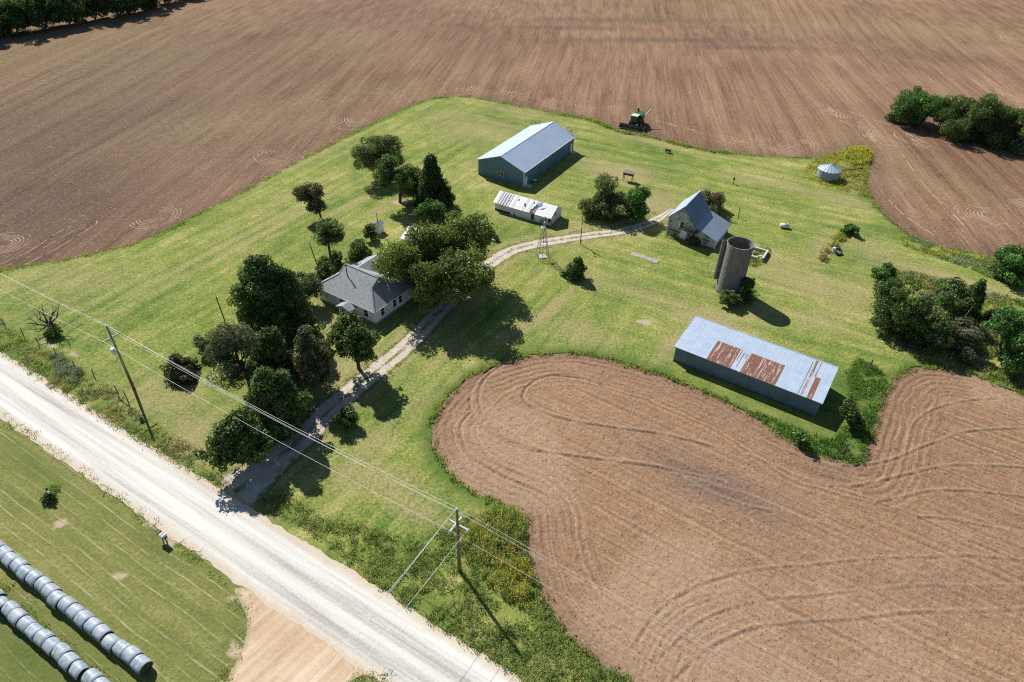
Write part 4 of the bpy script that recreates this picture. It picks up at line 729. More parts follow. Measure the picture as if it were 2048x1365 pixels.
m = MB(); m.slab([(6.3, -2.2, 2.35), (7.9, -2.2, 3.05), (7.9, .3, 3.05), (6.3, .3, 2.35)], .09); m.slab([(7.9, -2.2, 3.05), (9.5, -2.2, 2.35), (9.5, .3, 2.35), (7.9, .3, 3.05)], .09); m.add([(6.4, -2.12, 2.3), (9.4, -2.12, 2.3), (7.9, -2.12, 2.95)], [(0, 1, 2)]); m.build('porch_roof', M_shingle, Hs)
for xx in (6.7, 9.1): MB().box(xx - .06, xx + .06, -1.86, -1.74, .33, 2.4).build('porch_post', M_trim, Hs)

# ---- white garage behind the tree
gp = G(846, 494); Gr = thing('garage', 'small garage with white metal roof hidden behind the big shade tree', 'garage', gp, R_(-30))
MB().box(-3, 3, -2.6, 2.6, 0, 2.5).build('wall', M_wornwhite, Gr)
for s in (-1, 1): MB().slab([(-3.3, s * 2.9, 2.35), (3.3, s * 2.9, 2.35), (3.3, 0, 3.7), (-3.3, 0, 3.7)], .07).build('roof_slope', M_whiteroof, Gr)
for s in (-1, 1): MB().add([(s * 2.98, -2.6, 2.5), (s * 2.98, 2.6, 2.5), (s * 2.98, 0, 3.62)], [(0, 1, 2)]).build('gable', M_wornwhite, Gr)
door(Gr, (-1, -2.6, 0), X_, 2.2, 2.1, -Y_, M_wood)
# ---- little white outhouse
op_ = G(757, 464); Oh = thing('outhouse', 'little white outhouse with grey pitched roof behind the house', 'outhouse', op_, R_(-30))
MB().box(-.8, .8, -.8, .8, 0, 1.9).build('wall', M_white, Oh)
for s in (-1, 1): MB().slab([(s * 1.0, -1., 1.8), (s * 1.0, 1., 1.8), (0, 1., 2.5), (0, -1., 2.5)], .06).build('roof_slope', simple('pale_grey_roofing', (.42, .43, .44), .7, .2, 2.) if s < 0 else bpy.data.materials['pale_grey_roofing'], Oh)
MB().add([(-.8, -.79, 1.9), (.8, -.79, 1.9), (0, -.79, 2.44)], [(0, 1, 2)]).build('gable', M_white, Oh); door(Oh, (0, -.8, 0), X_, .7, 1.6, -Y_, M_wornwhite)

# ---- big steel barn
bo = Vector((1.73, 147.52, 0)); az = R_(-29.6); ea = Vector((math.cos(az), math.sin(az), 0)); W, L = 12.7, 26.0
Bn = thing('steel_barn', 'large blue steel barn with shiny ridged metal roof', 'barn', bo - ea * W, az)
hw, hr = 3.85, 6.15
MB().prism([(0, 0), (W, 0), (W, hw), (W / 2, hr), (0, hw)], 0, L).build('wall', M_bluewall, Bn)
m = MB()
x = .3
while x < W - .2:
    ht = hw + (hr - hw) * (1 - abs(x - W / 2) / (W / 2)) - .05; m.box(x - .035, x + .035, -.035, 0, .1, ht); x += .45
yv = .45
while yv < L: m.box(W, W + .03, yv - .035, yv + .035, .1, hw - .05); yv += .45
m.build('siding_ribs', M_bluewall, Bn)
for s, nm in ((0, 'left'), (1, 'right')):
    xe = -.35 if s == 0 else W + .35; ze = hw - .35 * (hr - hw) / (W / 2); v = Vector((W / 2 - xe, 0, hr - ze)); Ls = v.length
    MB().slab([(xe, -.3, ze + .02), (xe, L + .3, ze + .02), (W / 2, L + .3, hr + .02), (W / 2, -.3, hr + .02)], .06).build('roof_deck', M_galv_b, Bn)
    n = 29
    for i in range(n):
        me_nm = 'barn_roof_sheet' + nm
        if i == 0: shm = MB().sheet((xe, 0, ze + .05), Y_, v, Ls, (L + .6) / n, .3, .035).mesh(me_nm); shm.materials.append(M_galv_b)
        o = link('roof_sheet', shm, None, Bn); o.location = (0, -.3 + i * (L + .6) / n, 0)
MB().beam((W / 2, -.33, hr + .075), (W / 2, L + .33, hr + .075), .3, .03).build('ridge_cap', M_galv_b, Bn)
for xx in (0, W): MB().box(xx - .09, xx + .09, -.09, .09, 0, hw).build('corner_trim', M_trim, Bn)
MB().beam((W + .38, -.3, hw - .14), (W + .38, L + .3, hw - .14), .12, .14).build('gutter', M_trim, Bn)
for s in (-1, 1): MB().beam((W / 2 + s * (W / 2 + .3), -.32, hw - .12), (W / 2, -.32, hr + .02), .05, .16).build('rake_trim', M_trim, Bn)
wb = window(Bn, (6.3, -.04, 0), X_, 1.5, .9, 1.75, -Y_, M_glass, M_cream, False); MB().box(6.26, 6.34, -.12, -.03, 1.3, 2.2).build('mullion', M_cream, wb)
door(Bn, (W + .04, .9, .05), Y_, .95, 2.1, X_, M_trim); door(Bn, (W + .04, 24.6, .05), Y_, .95, 2.1, X_, M_trim); MB().box(W + .08, W + .1, 23.1, 23.8, 1., 1.9).build('window_pane', M_glass, Bn)
for yy in (1.0, 24.6): MB().box(W + .06, W + 1.4, yy - .7, yy + .7, 0, .1).build('door_step', M_conc, Bn)
for xx, sx in ((-.1, -1), (W + .1, 1)):                # sliding door track frames sticking out at the far end
    m = MB(); y1 = L + .3; a = Vector((xx, y1, hw - .1)); b = Vector((xx + sx * 2.6, y1, hw - .1)); c = Vector((xx, y1, hw + .9)) if 0 else Vector((xx - sx * .6, y1, hw + .75)); dd = Vector((xx + sx * 2.4, y1, hw + .75))
    m = MB(); base = Vector((xx - sx * 1.9, L - .6, hw + .55)); top = Vector((0, 0, 1.0))
    q0 = Vector((xx - sx * 2.4, L + .25, hw + .6)); q1 = Vector((xx + sx * .25, L + .25, hw + .1)); up = Vector((0, 0, 1.25))
    m.beam(q0, q0 + up, .06); m.beam(q1, q1 + up * 1.1, .06); m.beam(q0 + up, q1 + up * 1.1, .06); m.beam(q0 + up * .5, q1 + up * .5, .05); m.beam(q0, q1 + up, .05); m.beam(q1, q0 + up, .05); m.beam(q0.lerp(q1, .5), q0.lerp(q1, .5) + up * 1.05, .05)
    m.build('roof_end_frame', M_dark, Bn)
wbx = thing('wheelbarrow', 'small white wheelbarrow lying in shade beside the steel barn wall', 'wheelbarrow', G(1070, 364), R_(-10))
m = MB(); m.add([(-.5, -.35, .55), (.5, -.25, .5), (.5, .25, .5), (-.5, .35, .55), (-.3, -.18, .25), (.3, -.14, .25), (.3, .14, .25), (-.3, .18, .25)], [(0, 1, 5, 4), (1, 2, 6, 5), (2, 3, 7, 6), (3, 0, 4, 7), (4, 5, 6, 7)]); m.build('tray', M_trim, wbx, fix=False)
MB().tube((.62, -.05, .18), (.62, .05, .18), .18, .18, 12).build('wheel', M_dark, wbx)
for s in (-1, 1):
    MB().path([(.6, s * .08, .2), (-.2, s * .2, .28), (-1., s * .28, .55)], [.025] * 3, 5).build('handle', M_steel, wbx); MB().tube((-.25, s * .2, .28), (-.3, s * .22, 0), .02, .02, 5).build('leg', M_steel, wbx)

# ---- old white shed with torn roof
so_ = Vector((-4.6, 135.51, 0)); Ws = thing('long_shed', 'long white old shed with torn white metal roof in front of the steel barn', 'shed', so_, R_(-29.1))
W, D, hw, hr = 13.7, 5.3, 2.05, 3.45
MB().prism([(0, 0), (D, 0), (D, hw), (D / 2, hr), (0, hw)], 0, W, 'x').build('wall', M_wornwhite, Ws)
m = MB()
xb = .12
while xb < W: m.box(xb - .02, xb + .02, -.03, 0, .05, hw - .05); xb += .3
yb = .12
while yb < D: ht = hw + (hr - hw) * (1 - abs(yb - D / 2) / (D / 2)); m.box(W, W + .03, yb - .02, yb + .02, .05, ht - .08); yb += .3
m.build('batten_siding', M_wornwhite, Ws)
MB().box(0., 5.2, -.05, -.02, .0, .42).build('missing_board_gap', M_deck, Ws)
sl2 = (hr - hw) / (D / 2); ey = -.4; ezz = hw - .4 * sl2; v = Vector((0, D / 2 + .4, hr - ezz)); Ls = v.length
MB().slab([(-.3, ey, ezz + .0), (W + .3, ey, ezz + .0), (W + .3, D / 2, hr), (-.3, D / 2, hr)], .06).build('roof_boards', M_deck, Ws)
MB().slab([(-.3, D + .4, ezz), (W + .3, D + .4, ezz), (W + .3, D / 2, hr), (-.3, D / 2, hr)], .06).build('rear_roof_slope', M_whiterust, Ws)
n = 22; wd = (W + .6) / n
for i in range(n):
    gap = {0: .0, 1: .12, 2: .16, 3: .2, 4: .18, 5: .1, 14: .1}.get(i, .0)
    if i in (15,): continue
    s0 = {14: .35}.get(i, 0.)
    o = MB().sheet(Vector((0, ey, ezz + .04)) + v * s0, X_, v, Ls * (1 - s0), wd - gap - .012, .22, .02).build('roof_sheet', M_whiterust if i in (1, 2, 3, 4, 5, 7, 11, 13) else M_whiteroof, Ws, fix=False); o.location.x = -.3 + i * wd
m = MB()
for k in range(9): a = random.uniform(3., 10.5); b = random.uniform(.15, .85); m.obox(Vector((a, ey, ezz + .075)) + v * b, X_ * random.uniform(.08, .16), v.normalized() * random.uniform(.1, .3), Vector((0, 0, .005)))
m.build('roof_hole', M_deck, Ws)
P = lambda x_, b, h: Vector((x_, ey, ezz + .05)) + v * b + Z_ * h
m = MB(); pts = [(9.2, .12, .12), (9.25, .38, .40), (9.9, .45, .12), (10.9, .55, .35), (10.9, .85, .75), (9.8, .60, .55)]; V = [P(*q) for q in pts]
m.add(V, [(0, 2, 1), (1, 2, 5), (2, 3, 5), (3, 4, 5)]); m.build('peeled_sheet', M_galv, Ws, fix=False)
MB().box(9.1, 9.8, -.05, -.02, .25, 1.75).build('window', M_deck, Ws); door(Ws, (4.4, -.02, .0), X_, .9, 1.8, -Y_, M_wornwhite); MB().box(W + .02, W + .05, 2.0, 2.5, 1.5, 2.2).build('gable_vent', M_deck, Ws)
for yy, a in ((ey, -1), (D / 2, 1)): MB().beam((W + .32, ey, ezz - .02), (W + .32, D / 2, hr - .02), .04, .16).build('rake_board', M_trim, Ws) if a < 0 else MB().beam((W + .32, D + .4, ezz - .02), (W + .32, D / 2, hr - .02), .04, .16).build('rake_board', M_trim, Ws)

# ---- weathered old barn with lean-to
az = R_(-31.5); bo = Vector((31.88, 126.43, 0)); Ob = thing('old_barn', 'weathered old barn with peeling boards and blue-grey metal lean-to roof', 'barn', bo, az)
L = 8.6; W1 = 5.6; W2 = 10.5; h0, h1, hj, h2 = 4.4, 7.3, 3.75, 2.0
prof = [(0, 0), (W2, 0), (W2, h2), (W1, hj), (W1 - .02, hj + .02), (2.8, h1), (0, h0)]
MB().prism(prof, 0, L).build('wall', M_oldboard, Ob)
def gable_top(xx): return h0 + (h1 - h0) * xx / 2.8 if xx < 2.8 else (h1 + (hj - h1) * (xx - 2.8) / (W1 - 2.8) if xx < W1 else hj + (h2 - hj) * (xx - W1) / (W2 - W1))
z = .15; wl_ = [c for c in Ob.children if c.name.startswith('wall')][0]
while z < h1 - .3:
    xs_ = [q for q in np.arange(0, W2 + .01, .05) if gable_top(q) > z + .2]
    if xs_:
        a, b = xs_[0], xs_[-1]; cut = sorted([a, b] + [random.uniform(a, b) for _ in range(2)])
        for c0, c1 in zip(cut[:-1], cut[1:]):
            if c1 - c0 < .3 or (z < 1.4 and random.random() < .18): continue
            MB().obox(((c0 + c1) / 2, -.03, z + .14), X_ * ((c1 - c0) / 2 - .01), Vector((0, .02, .0)), Vector((0, .012, .125))).build('board', M_oldboard, wl_)
    z += .29
r_ = lambda x0, z0, x1, z1, y0, y1: [(x0, y0, z0), (x0, y1, z0), (x1, y1, z1), (x1, y0, z1)]
def sheets(parent, x0, z0, x1, z1, y0, y1, n, mat, nm):
    MB().slab(r_(x0, z0, x1, z1, y0, y1), .05).build('roof_deck', M_deck, parent); v = Vector((x1 - x0, 0, z1 - z0)); Ls = v.length; wd = (y1 - y0) / n
    me = MB().sheet((x0, 0, z0 + .03), Y_, v, Ls, wd - .006, .24, .02).mesh(nm); me.materials.append(mat)
    for i in range(n): o = link('roof_sheet', me, None, parent); o.location = (0, y0 + i * wd, 0)
sl0 = (h1 - h0) / 2.8
sheets(Ob, -.4, h0 - .4 * sl0 + .05, 2.8, h1 + .08, -.3, L + .3, 10, M_galv, 'old_roof_a'); slr = (h1 - hj) / (W1 - 2.8)
sheets(Ob, W1 + .1, hj - .1 * slr + .28, 2.8, h1 + .08, -.3, L + .3, 10, M_dkblue, 'old_roof_b')
sheets(Ob, W2 + .35, h2 - .1, W1 - .05, hj + .08, -.3, L + .3, 10, simple('pale_blue_roof_sheet', (.36, .42, .48), .42, .15, .6, .45, .5), 'old_roof_c')
MB().beam((2.8, -.32, h1 + .13), (2.8, L + .32, h1 + .13), .3, .05).build('ridge_cap', M_galv, Ob)
for xx, zt in ((0, h0), (W2, h2)): MB().box(xx - .08, xx + .08, -.08, .08, 0, zt).build('corner_board', M_wornwhite, Ob)
MB().box(2.35, 2.6, -.1, -.05, 2.6, 4.0).build('shutter', M_wornwhite, Ob); MB().box(2.6, 3.3, -.075, -.055, 2.6, 3.9).build('loft_opening', M_deck, Ob); D_ = MB().box(3.0, 4.3, -.12, -.06, .1, 2.1).build('barn_door', M_wornwhite, Ob); MB().box(3.1, 4.2, -.15, -.12, 1.0, 1.12).build('door_brace', M_wornwhite, D_)
MB().box(.2, 3.3, -.085, -.06, 1.35, 1.6).build('missing_board_gap', M_deck, Ob)

# ---- shed with rusty roof sheets
az = R_(-32.6); so_ = Vector((26.29, 84.73, 0)); Rs = thing('machine_shed', 'long blue-grey machine shed whose flat pale roof has rusty sheets', 'shed', so_, az)
L, D, hf, hb = 22.6, 8.3, 2.95, 3.75
MB().prism([(0, 0), (D, 0), (D, hb), (0, hf)], 0, L, 'x').build('wall', M_bluewall2, Rs)
m = MB(); xb = .2
while xb < L: m.box(xb - .03, xb + .03, -.03, 0, .05, hf - .05); xb += .4
m.build('siding_ribs', M_bluewall2, Rs); MB().box(-.02, L + .02, -.045, -.034, .0, .25).build('base_board', M_deck, Rs)
sl3 = (hb - hf) / D; ov = .25; y0, y1 = -ov, D + ov; v = Vector((0, 1, sl3)); z0 = hf - ov * sl3 + .05
MB().slab([(-.25, y0, z0), (L + .25, y0, z0), (L + .25, y1, z0 + (y1 - y0) * sl3), (-.25, y1, z0 + (y1 - y0) * sl3)], .1).build('roof_deck', M_deck, Rs)
n = 30; wd = (L + .5) / n; Ltot = (y1 - y0) * math.sqrt(1 + sl3 * sl3); lo = .56
mlo = MB().sheet((0, 0, 0), X_, v, Ltot * lo, wd - .008, .2, .022).mesh('roof_sheet_lower'); mhi = MB().sheet((0, 0, 0), X_, v, Ltot * (1 - lo) + .15, wd - .008, .2, .022).mesh('roof_sheet_upper')
mlo.materials.append(M_galv); mhi.materials.append(M_galv); mlr = mlo.copy(); mlr.materials.clear(); mlr.materials.append(M_rust); mhr = mhi.copy(); mhr.materials.clear(); mhr.materials.append(M_rust)
vn = v.normalized()
for i in range(n):
    x = -.25 + i * wd; tt = (i + .5) / n
    rl = .235 < tt < .40 or .475 < tt < .70 or .90 < tt < .945
    a = link('roof_sheet', mlr if rl else mlo, None, Rs); a.location = (x, y0, z0 + .045)
    p_ = Vector((x, y0, z0 + .025)) + vn * (Ltot * lo - .15); b = link('roof_sheet', mhi, None, Rs); b.location = p_ - Z_ * .004
m = MB()
for tt, a0, a1, ww in ((.867, .02, .97, .28), (.845, .02, .9, .06), (.893, .55, .97, .08), (.41, .25, .55, .10), (.43, .1, .5, .12), (.452, .35, .5, .08)):
    p_ = Vector((-.25 + tt * (L + .5), y0, z0 + .078)); m.obox(p_ + vn * Ltot * (a0 + a1) / 2, X_ * ww / 2 * 1.0, vn * Ltot * (a1 - a0) / 2, Vector((0, 0, .004)))
m.build('rust_strip', M_rust, Rs)
MB().beam((-.3, y1, z0 + (y1 - y0) * sl3 + .03), (L + .3, y1, z0 + (y1 - y0) * sl3 + .03), .1, .1).build('top_flashing', M_galv, Rs)
for xx in (-.27, L + .27): MB().beam((xx, y0, z0 - .02), (xx, y1, z0 - .02 + (y1 - y0) * sl3), .04, .16).build('edge_trim', M_galv, Rs)
MB().beam((-.27, y0 - .02, z0 - .03), (L + .27, y0 - .02, z0 - .03), .05, .14).build('front_trim', M_bluewall2, Rs)

# ---- concrete stave silo
sc_ = Vector((40.3, 106.15, 0)); Si = thing('concrete_silo', 'roofless grey concrete stave silo casting a long shadow', 'silo', sc_, 0)
r, hs, n = 2.34, 10.0, 64
def ring_wall(r0, r1, z0, z1, n, uv=True):
    me = bpy.data.meshes.new('silo_wall'); vs = []; fs = []
    for k, (rr, z) in enumerate(((r1, z0), (r1, z1), (r0, z1), (r0, z0))):
        vs += [(rr * math.cos(6.28318 * i / n), rr * math.sin(6.28318 * i / n), z) for i in range(n)]
    uvs = []
    for k in range(3):
        for i in range(n):
            j = (i + 1) % n; fs.append((k * n + i, k * n + j, (k + 1) * n + j, (k + 1) * n + i)); u0, u1 = i / n * 6.283 * r1, (i + 1) / n * 6.283 * r1; w0, w1 = (z0, z1) if k != 1 else (z1, z1 + .1); uvs += [(w0, u0), (w0, u1), (w1, u1), (w1, u0)]
    me.from_pydata(vs, [], fs); l = me.uv_layers.new(name='UVMap'); l.data.foreach_set('uv', np.array(uvs, np.float32).ravel()); me.update(); return me
link('wall', ring_wall(r - .15, r, -.1, hs, n), M_stave, Si)
hm = bpy.data.meshes.new('silo_hoop'); hv, hf_ = [], []; kk = 48
for i in range(kk):
    a = 6.28318 * i / kk
    for rr, zz_ in ((r + .005, -.035), (r + .05, 0), (r + .005, .035)): hv.append((rr * math.cos(a), rr * math.sin(a), zz_))
for i in range(kk):
    for j in range(2): a = i * 3 + j; b = ((i + 1) % kk) * 3 + j; hf_.append((a, b, b + 1, a + 1))
hm.from_pydata(hv, [], hf_); hm.update(); hm.materials.append(simple('pale_hoop_iron', (.27, .26, .25), .7, .3, 2.))
for i in range(24): o = link('hoop', hm, None, Si); o.location.z = .35 + i * .405
MB().tube((0, 0, .02), (0, 0, .12), r - .16, r - .16, 40).build('floor', M_concd, Si)
ca = Vector((37.72, 107.0, 0)) - sc_
m = MB(); rr = .42
me = ring_wall(rr - .05, rr, 1.9, hs + .05, 20); o = link('chute', me, M_stave, Si); o.location = (ca.x * 1.02, ca.y * 1.02, 0)
m = MB()
for zz_ in (3., 5., 7., 9.): m.beam((ca.x * .93, ca.y * .93, zz_), (ca.x * .8, ca.y * .8, zz_), .1)
m.build('chute_bracket', M_steel, Si)

# ---- round grain bin
bc = Vector((76.75, 157.5, 0)); Gb = thing('grain_bin', 'small round galvanised grain bin with conical roof among yellow weeds', 'grain bin', bc, 0)
rb = 2.6; m = MB(); n = 40; hB = 2.4; k = 22
for i in range(k + 1): pass
vs = [(rb + (.025 if i % 2 else -.005), z_) for i, z_ in enumerate(np.linspace(0, hB, k + 1))]; V = [(q * math.cos(6.28318 * j / n), q * math.sin(6.28318 * j / n), z_) for q, z_ in vs for j in range(n)]
m.add(V, [(i * n + j, i * n + (j + 1) % n, (i + 1) * n + (j + 1) % n, (i + 1) * n + j) for i in range(k) for j in range(n)]); m.build('wall', M_bin, Gb, True, False)
nr = 20
for i in range(nr):
    a0, a1 = 6.28318 * i / nr, 6.28318 * (i + 1) / nr; am = a1 - .02; zt = hB + 1.05; re = rb + .15; m = MB()
    c = lambda a, q, z_: (q * math.cos(a), q * math.sin(a), z_)
    m.add([c(a0, re, hB - .05), c(am, re, hB - .05), c(am, .35, zt), c(a0, .35, zt), c(am, re, hB + .04), c(a1, re, hB + .04), c(a1, .35, zt + .05), c(am, .35, zt + .05)], [(0, 1, 2, 3), (1, 4, 7, 2), (4, 5, 6, 7)]); m.build('roof_panel', M_galv, Gb, False, False)
MB().tube((0, 0, hB + 1.0), (0, 0, hB + 1.2), .42, .30, 16).build('roof_cap', M_galv, Gb); MB().tube((0, 0, hB + 1.18), (0, 0, hB + 1.55), .03, .03, 6).build('cap_handle', M_dark, Gb)
Au = thing('grain_auger', 'thin dark auger pipe sticking out sideways from the grain bin', 'auger', G(1682, 346), 0); ao = Au.location
q0 = G(1679, 342, 1.5) - ao; q1 = G(1724, 337, 1.3) - ao
MB().tube(q0, q1, .11, .11, 8).build('tube', M_brownrust, Au); MB().tube(q0.lerp(q1, .95), q1 + (q1 - q0) * .03, .2, .2, 8).build('hopper', M_dark, Au)
for f_ in (.12, .9):
    b = q0.lerp(q1, f_)
    for s in (-.4, .4): MB().tube(b, (b.x + s * .5, b.y + s, 0), .04, .04, 5).build('leg', M_brownrust, Au)

# ================================================================== round bales
def bale_mesh(sd):
    rs = np.random.default_rng(sd); nx_, n = 9, 28; Lh = .745; V = []; Fq = []; ph = rs.uniform(0, 6.28, 4); am = rs.uniform(.006, .022, 4)
    for i in range(nx_):
        u = -1 + 2 * i / (nx_ - 1); prof = .80 * (1 - .075 * max(0, abs(u) - .68) / .32) + rs.normal(0, .009)
        for j in range(n):
            a = 2 * math.pi * j / n; rr = prof * (1 + sum(am[k] * math.sin((k + 2) * a + ph[k]) for k in range(4))); z = rr * math.sin(a)
            V.append((u * Lh, rr * math.cos(a), max(z, -.765)))
    for i in range(nx_ - 1):
        for j in range(n): Fq.append((i * n + j, (i + 1) * n + j, (i + 1) * n + (j + 1) % n, i * n + (j + 1) % n))
    m = MB(); m.v = V; m.f = Fq; me = m.mesh('net_wrap'); me.shade_smooth(); me.materials.append(M_wrap)
    e = MB(); b = [V[j] for j in range(n)]; c = [V[(nx_ - 1) * n + j] for j in range(n)]; k = MB()
    for ring, s in ((b, -1), (c, 1)):
        inn = [(p[0] - s * .03, p[1] * .62, p[2] * .62) for p in ring]; cen = (ring[0][0] - s * .06, 0, 0); e.add(ring + inn + [cen], [(j, (j + 1) % n, n + (j + 1) % n, n + j) for j in range(n)] + [(n + j, n + (j + 1) % n, 2 * n) for j in range(n)])
    m2 = e.mesh('end_face'); m2.materials.append(M_hayend); return me, m2
BM = [bale_mesh(k) for k in range(5)]; ORD = ['first', 'second', 'third', 'fourth', 'fifth', 'sixth', 'seventh', 'eighth', 'ninth', 'tenth', 'eleventh', 'twelfth', 'thirteenth', 'fourteenth', 'fifteenth', 'sixteenth', 'seventeenth', 'eighteenth', 'nineteenth', 'twentieth', 'twenty-first', 'twenty-second']
def bale_row(px, py, az, n, which, gaps, sd):
    s = G(px, py, .78); d = Vector((math.cos(R_(az)), math.sin(R_(az)), 0)); side = Vector((-d.y, d.x, 0)); q = .76; rs = random.Random(sd)
    for i in range(n):
        q += gaps.get(i, 0); me, m2 = BM[rs.randrange(5)]; o = link('hay_bale', me, None); o.location = s + d * q + side * (rs.uniform(-.09, .09) + (.12 if i in gaps else 0)); o.location.z = .765 + rs.uniform(-.01, .01)
        o.rotation_euler = (rs.uniform(-.05, .05), 0, R_(az) + rs.uniform(-.045, .045)); k_ = rs.uniform(.93, 1.04); o.scale = (1, k_, k_); o.location.z *= k_; tag(o, f'net-wrapped round hay bale, {ORD[i]} from the lower end of the {which} bale row', 'hay bale', 'round bales lined up in two rows'); e = link('end_face', m2, None, o); q += 1.515
bale_row(293, 1337, 150.2, 21, 'right-hand', {4: .16, 3: .05, 9: .06, 13: .05}, 3)
bale_row(213, 1384, 150.2, 17, 'left-hand', {2: .42, 3: .05, 7: .07, 11: .05}, 5)

# ================================================================== power poles and wires
def pole(name, label, base, h, r, mat, crossarms, trafo=False, lean=(0, 0)):
    T = thing(name, label, 'power pole', base, 0); top = Vector((lean[0], lean[1], h)); MB().tube((0, 0, -.3), top, r * 1.15, r * .72, 12).build('shaft', mat, T, True); MB().tube(top, top + Z_ * .04, r * .74, r * .5, 12).build('pole_cap', M_insul, T)
    ends = {}
    for nm, z, az, hl, am in crossarms:
        d = Vector((math.cos(az), math.sin(az), 0)); c = Vector((lean[0] * z / h, lean[1] * z / h, z)); sd_ = Vector((-d.y, d.x, 0)) * r
        A = MB().obox(c + sd_, d * hl, Vector((-d.y, d.x, 0)) * .075, Z_ * .085).build('crossarm', am, T)
        for s in (-.94, .94):
            p_ = c + sd_ + d * hl * s; MB().tube(p_ + Z_ * .05, p_ + Z_ * .28, .07, .05, 8).build('insulator', M_insul, A); ends[nm, s > 0] = Vector(base) + p_ + Z_ * .3
        for s in (-1, 1): MB().beam(c + sd_ + d * hl * .55 * s, c + sd_ - Z_ * .65, .03).build('brace', M_steel, A)
    MB().tube(top + Z_ * .02, top + Z_ * .3, .07, .05, 8).build('insulator', M_insul, T); ends['top'] = Vector(base) + top + Z_ * .3
    if trafo:
        c = Vector((-.42, -.28, h - 4.9)); tr = MB().tube(c, c + Z_ * .95, .28, .28, 16).build('transformer', M_insul, T, True); MB().tube(c + Z_ * .95, c + Z_ * 1.03, .3, .22, 16).build('lid', M_galv, tr); MB().tube(c + Vector((.1, 0, 1.0)), c + Vector((.1, 0, 1.35)), .05, .03, 8).build('bushing', M_insul, tr); MB().beam(c + Z_ * .6, Vector((0, 0, h - 4.3)), .08).build('mount_bracket', M_steel, tr)
    return T, ends
perp = AZ + math.pi / 2
b1 = G(267, 776); b2 = G(919, 1142); dv = (b2 - b1); b0 = b1 - dv * 1.0; b3 = b2 + dv * .9
_, E1 = pole('power_pole', 'tall power pole with grey transformer and single crossarm by the roadside fence', b1, 11.7, .19, M_pole1, [('a', 9.5, perp, 1.35, M_arm)], True)
_, E2 = pole('power_pole', 'power pole with two crossed white crossarms in the weeds by the near field', b2, 11.4, .2, M_pole, [('a', 8.7, perp, 1.3, M_armw), ('b', 8.45, AZ, 1.4, M_armw)])
_, E0 = pole('power_pole', 'power pole of the same line standing beyond the left picture edge', b0, 11.7, .19, M_pole, [('a', 9.5, perp, 1.35, M_arm)])
_, E3 = pole('power_pole', 'power pole of the same line standing beyond the lower right picture edge', b3, 11.4, .19, M_pole, [('a', 8.7, perp, 1.25, M_arm)])
b4 = b2 - e2 * 36; _, E4 = pole('power_pole', 'power pole across the road below the lower picture edge', b4, 11., .19, M_pole, [('a', 9.75, AZ, 1.3, M_arm)])
def wire(label, a, b, sag, r=.017):
    pts = [a.lerp(b, t) - Z_ * sag * 4 * t * (1 - t) for t in np.linspace(0, 1, 19)]; m = MB(); n = 5; V = []
    d = (b - a).normalized(); u = d.cross(Z_).normalized(); vv = u.cross(d)
    for p_ in pts: V += [p_ + (u * math.cos(6.283 * k / n) + vv * math.sin(6.283 * k / n)) * r for k in range(n)]
    m.add(V, [(i * n + k, i * n + (k + 1) % n, (i + 1) * n + (k + 1) % n, (i + 1) * n + k) for i in range(18) for k in range(n)]); o = m.build('overhead_wire', M_wire, None, True); return tag(o, label, 'wire', 'overhead power wires')
kk_ = [('top', 'topmost'), (('a', True), 'far-side crossarm'), (('a', False), 'near-side crossarm')]
for key, nm in kk_:
    wire(f'{nm} wire running off left from the transformer pole', E0[key], E1[key], .9); wire(f'{nm} wire spanning between the transformer pole and the crossed-arm pole', E1[key], E2[key], .9); wire(f'{nm} wire running off right from the crossed-arm pole over the field', E2[key], E3[key], .9)
wire('lower neutral wire spanning between the transformer pole and the crossed-arm pole', b1 + Z_ * 10.9 + e2 * .25, b2 + Z_ * 10.7 + e2 * .25, .9, .014)
for key, k4, nm in ((('b', True), ('a', True), 'right'), (('b', False), ('a', False), 'left'), ('top', 'top', 'middle')): wire(f'{nm} one of the wires crossing the white road from the crossed-arm pole', E2[key], E4[k4], .7)

# ---- plain yard poles
def yard_pole(label, base, top, r, h, mat=M_wood):
    B = G(*base); b = Vector(B); tp = G(*top, h) - B; T = thing('yard_pole', label, 'pole', b, 0, 'bare poles in the yard'); MB().tube((0, 0, -.3), (tp.x, tp.y, h), r, r * .75, 8).build('shaft', mat, T, True); return T, Vector((tp.x, tp.y, h))
yard_pole('bare dark pole sticking up left of the tallest cedar', (452, 648), (432, 594), .11, 6.2, M_fwood); yard_pole('bare dark pole rising from the shrubs at the left of the house', (638, 540), (619, 487), .11, 6.2, M_fwood); yard_pole('bare dark pole in front of the white outhouse', (758, 466), (753, 427), .10, 4.4, M_fwood)
T, tp = yard_pole('short wooden post standing right of the old barn', (1477, 437), (1480, 413), .10, 2.4, M_fwood)
T, tp = yard_pole('yard light pole standing on the driveway verge right of the windmill', (1161, 488), (1165, 434), .10, 6.0, M_fwood)
m = MB(); m.path([tp - Z_ * .3, tp + Vector((-.5, -.1, .1)), tp + Vector((-1.0, -.2, -.05))], [.03] * 3, 6); a_ = m.build('lamp_arm', M_steel, T); MB().tube(tp + Vector((-1.0, -.2, -.05)), tp + Vector((-1.0, -.2, -.35)), .12, .2, 10).build('lamp_head', M_insul, T); MB().box(-.12 + tp.x * .6, .12 + tp.x * .6, -.3, -.1, 3.6, 4.2).build('meter_box', M_insul, T)

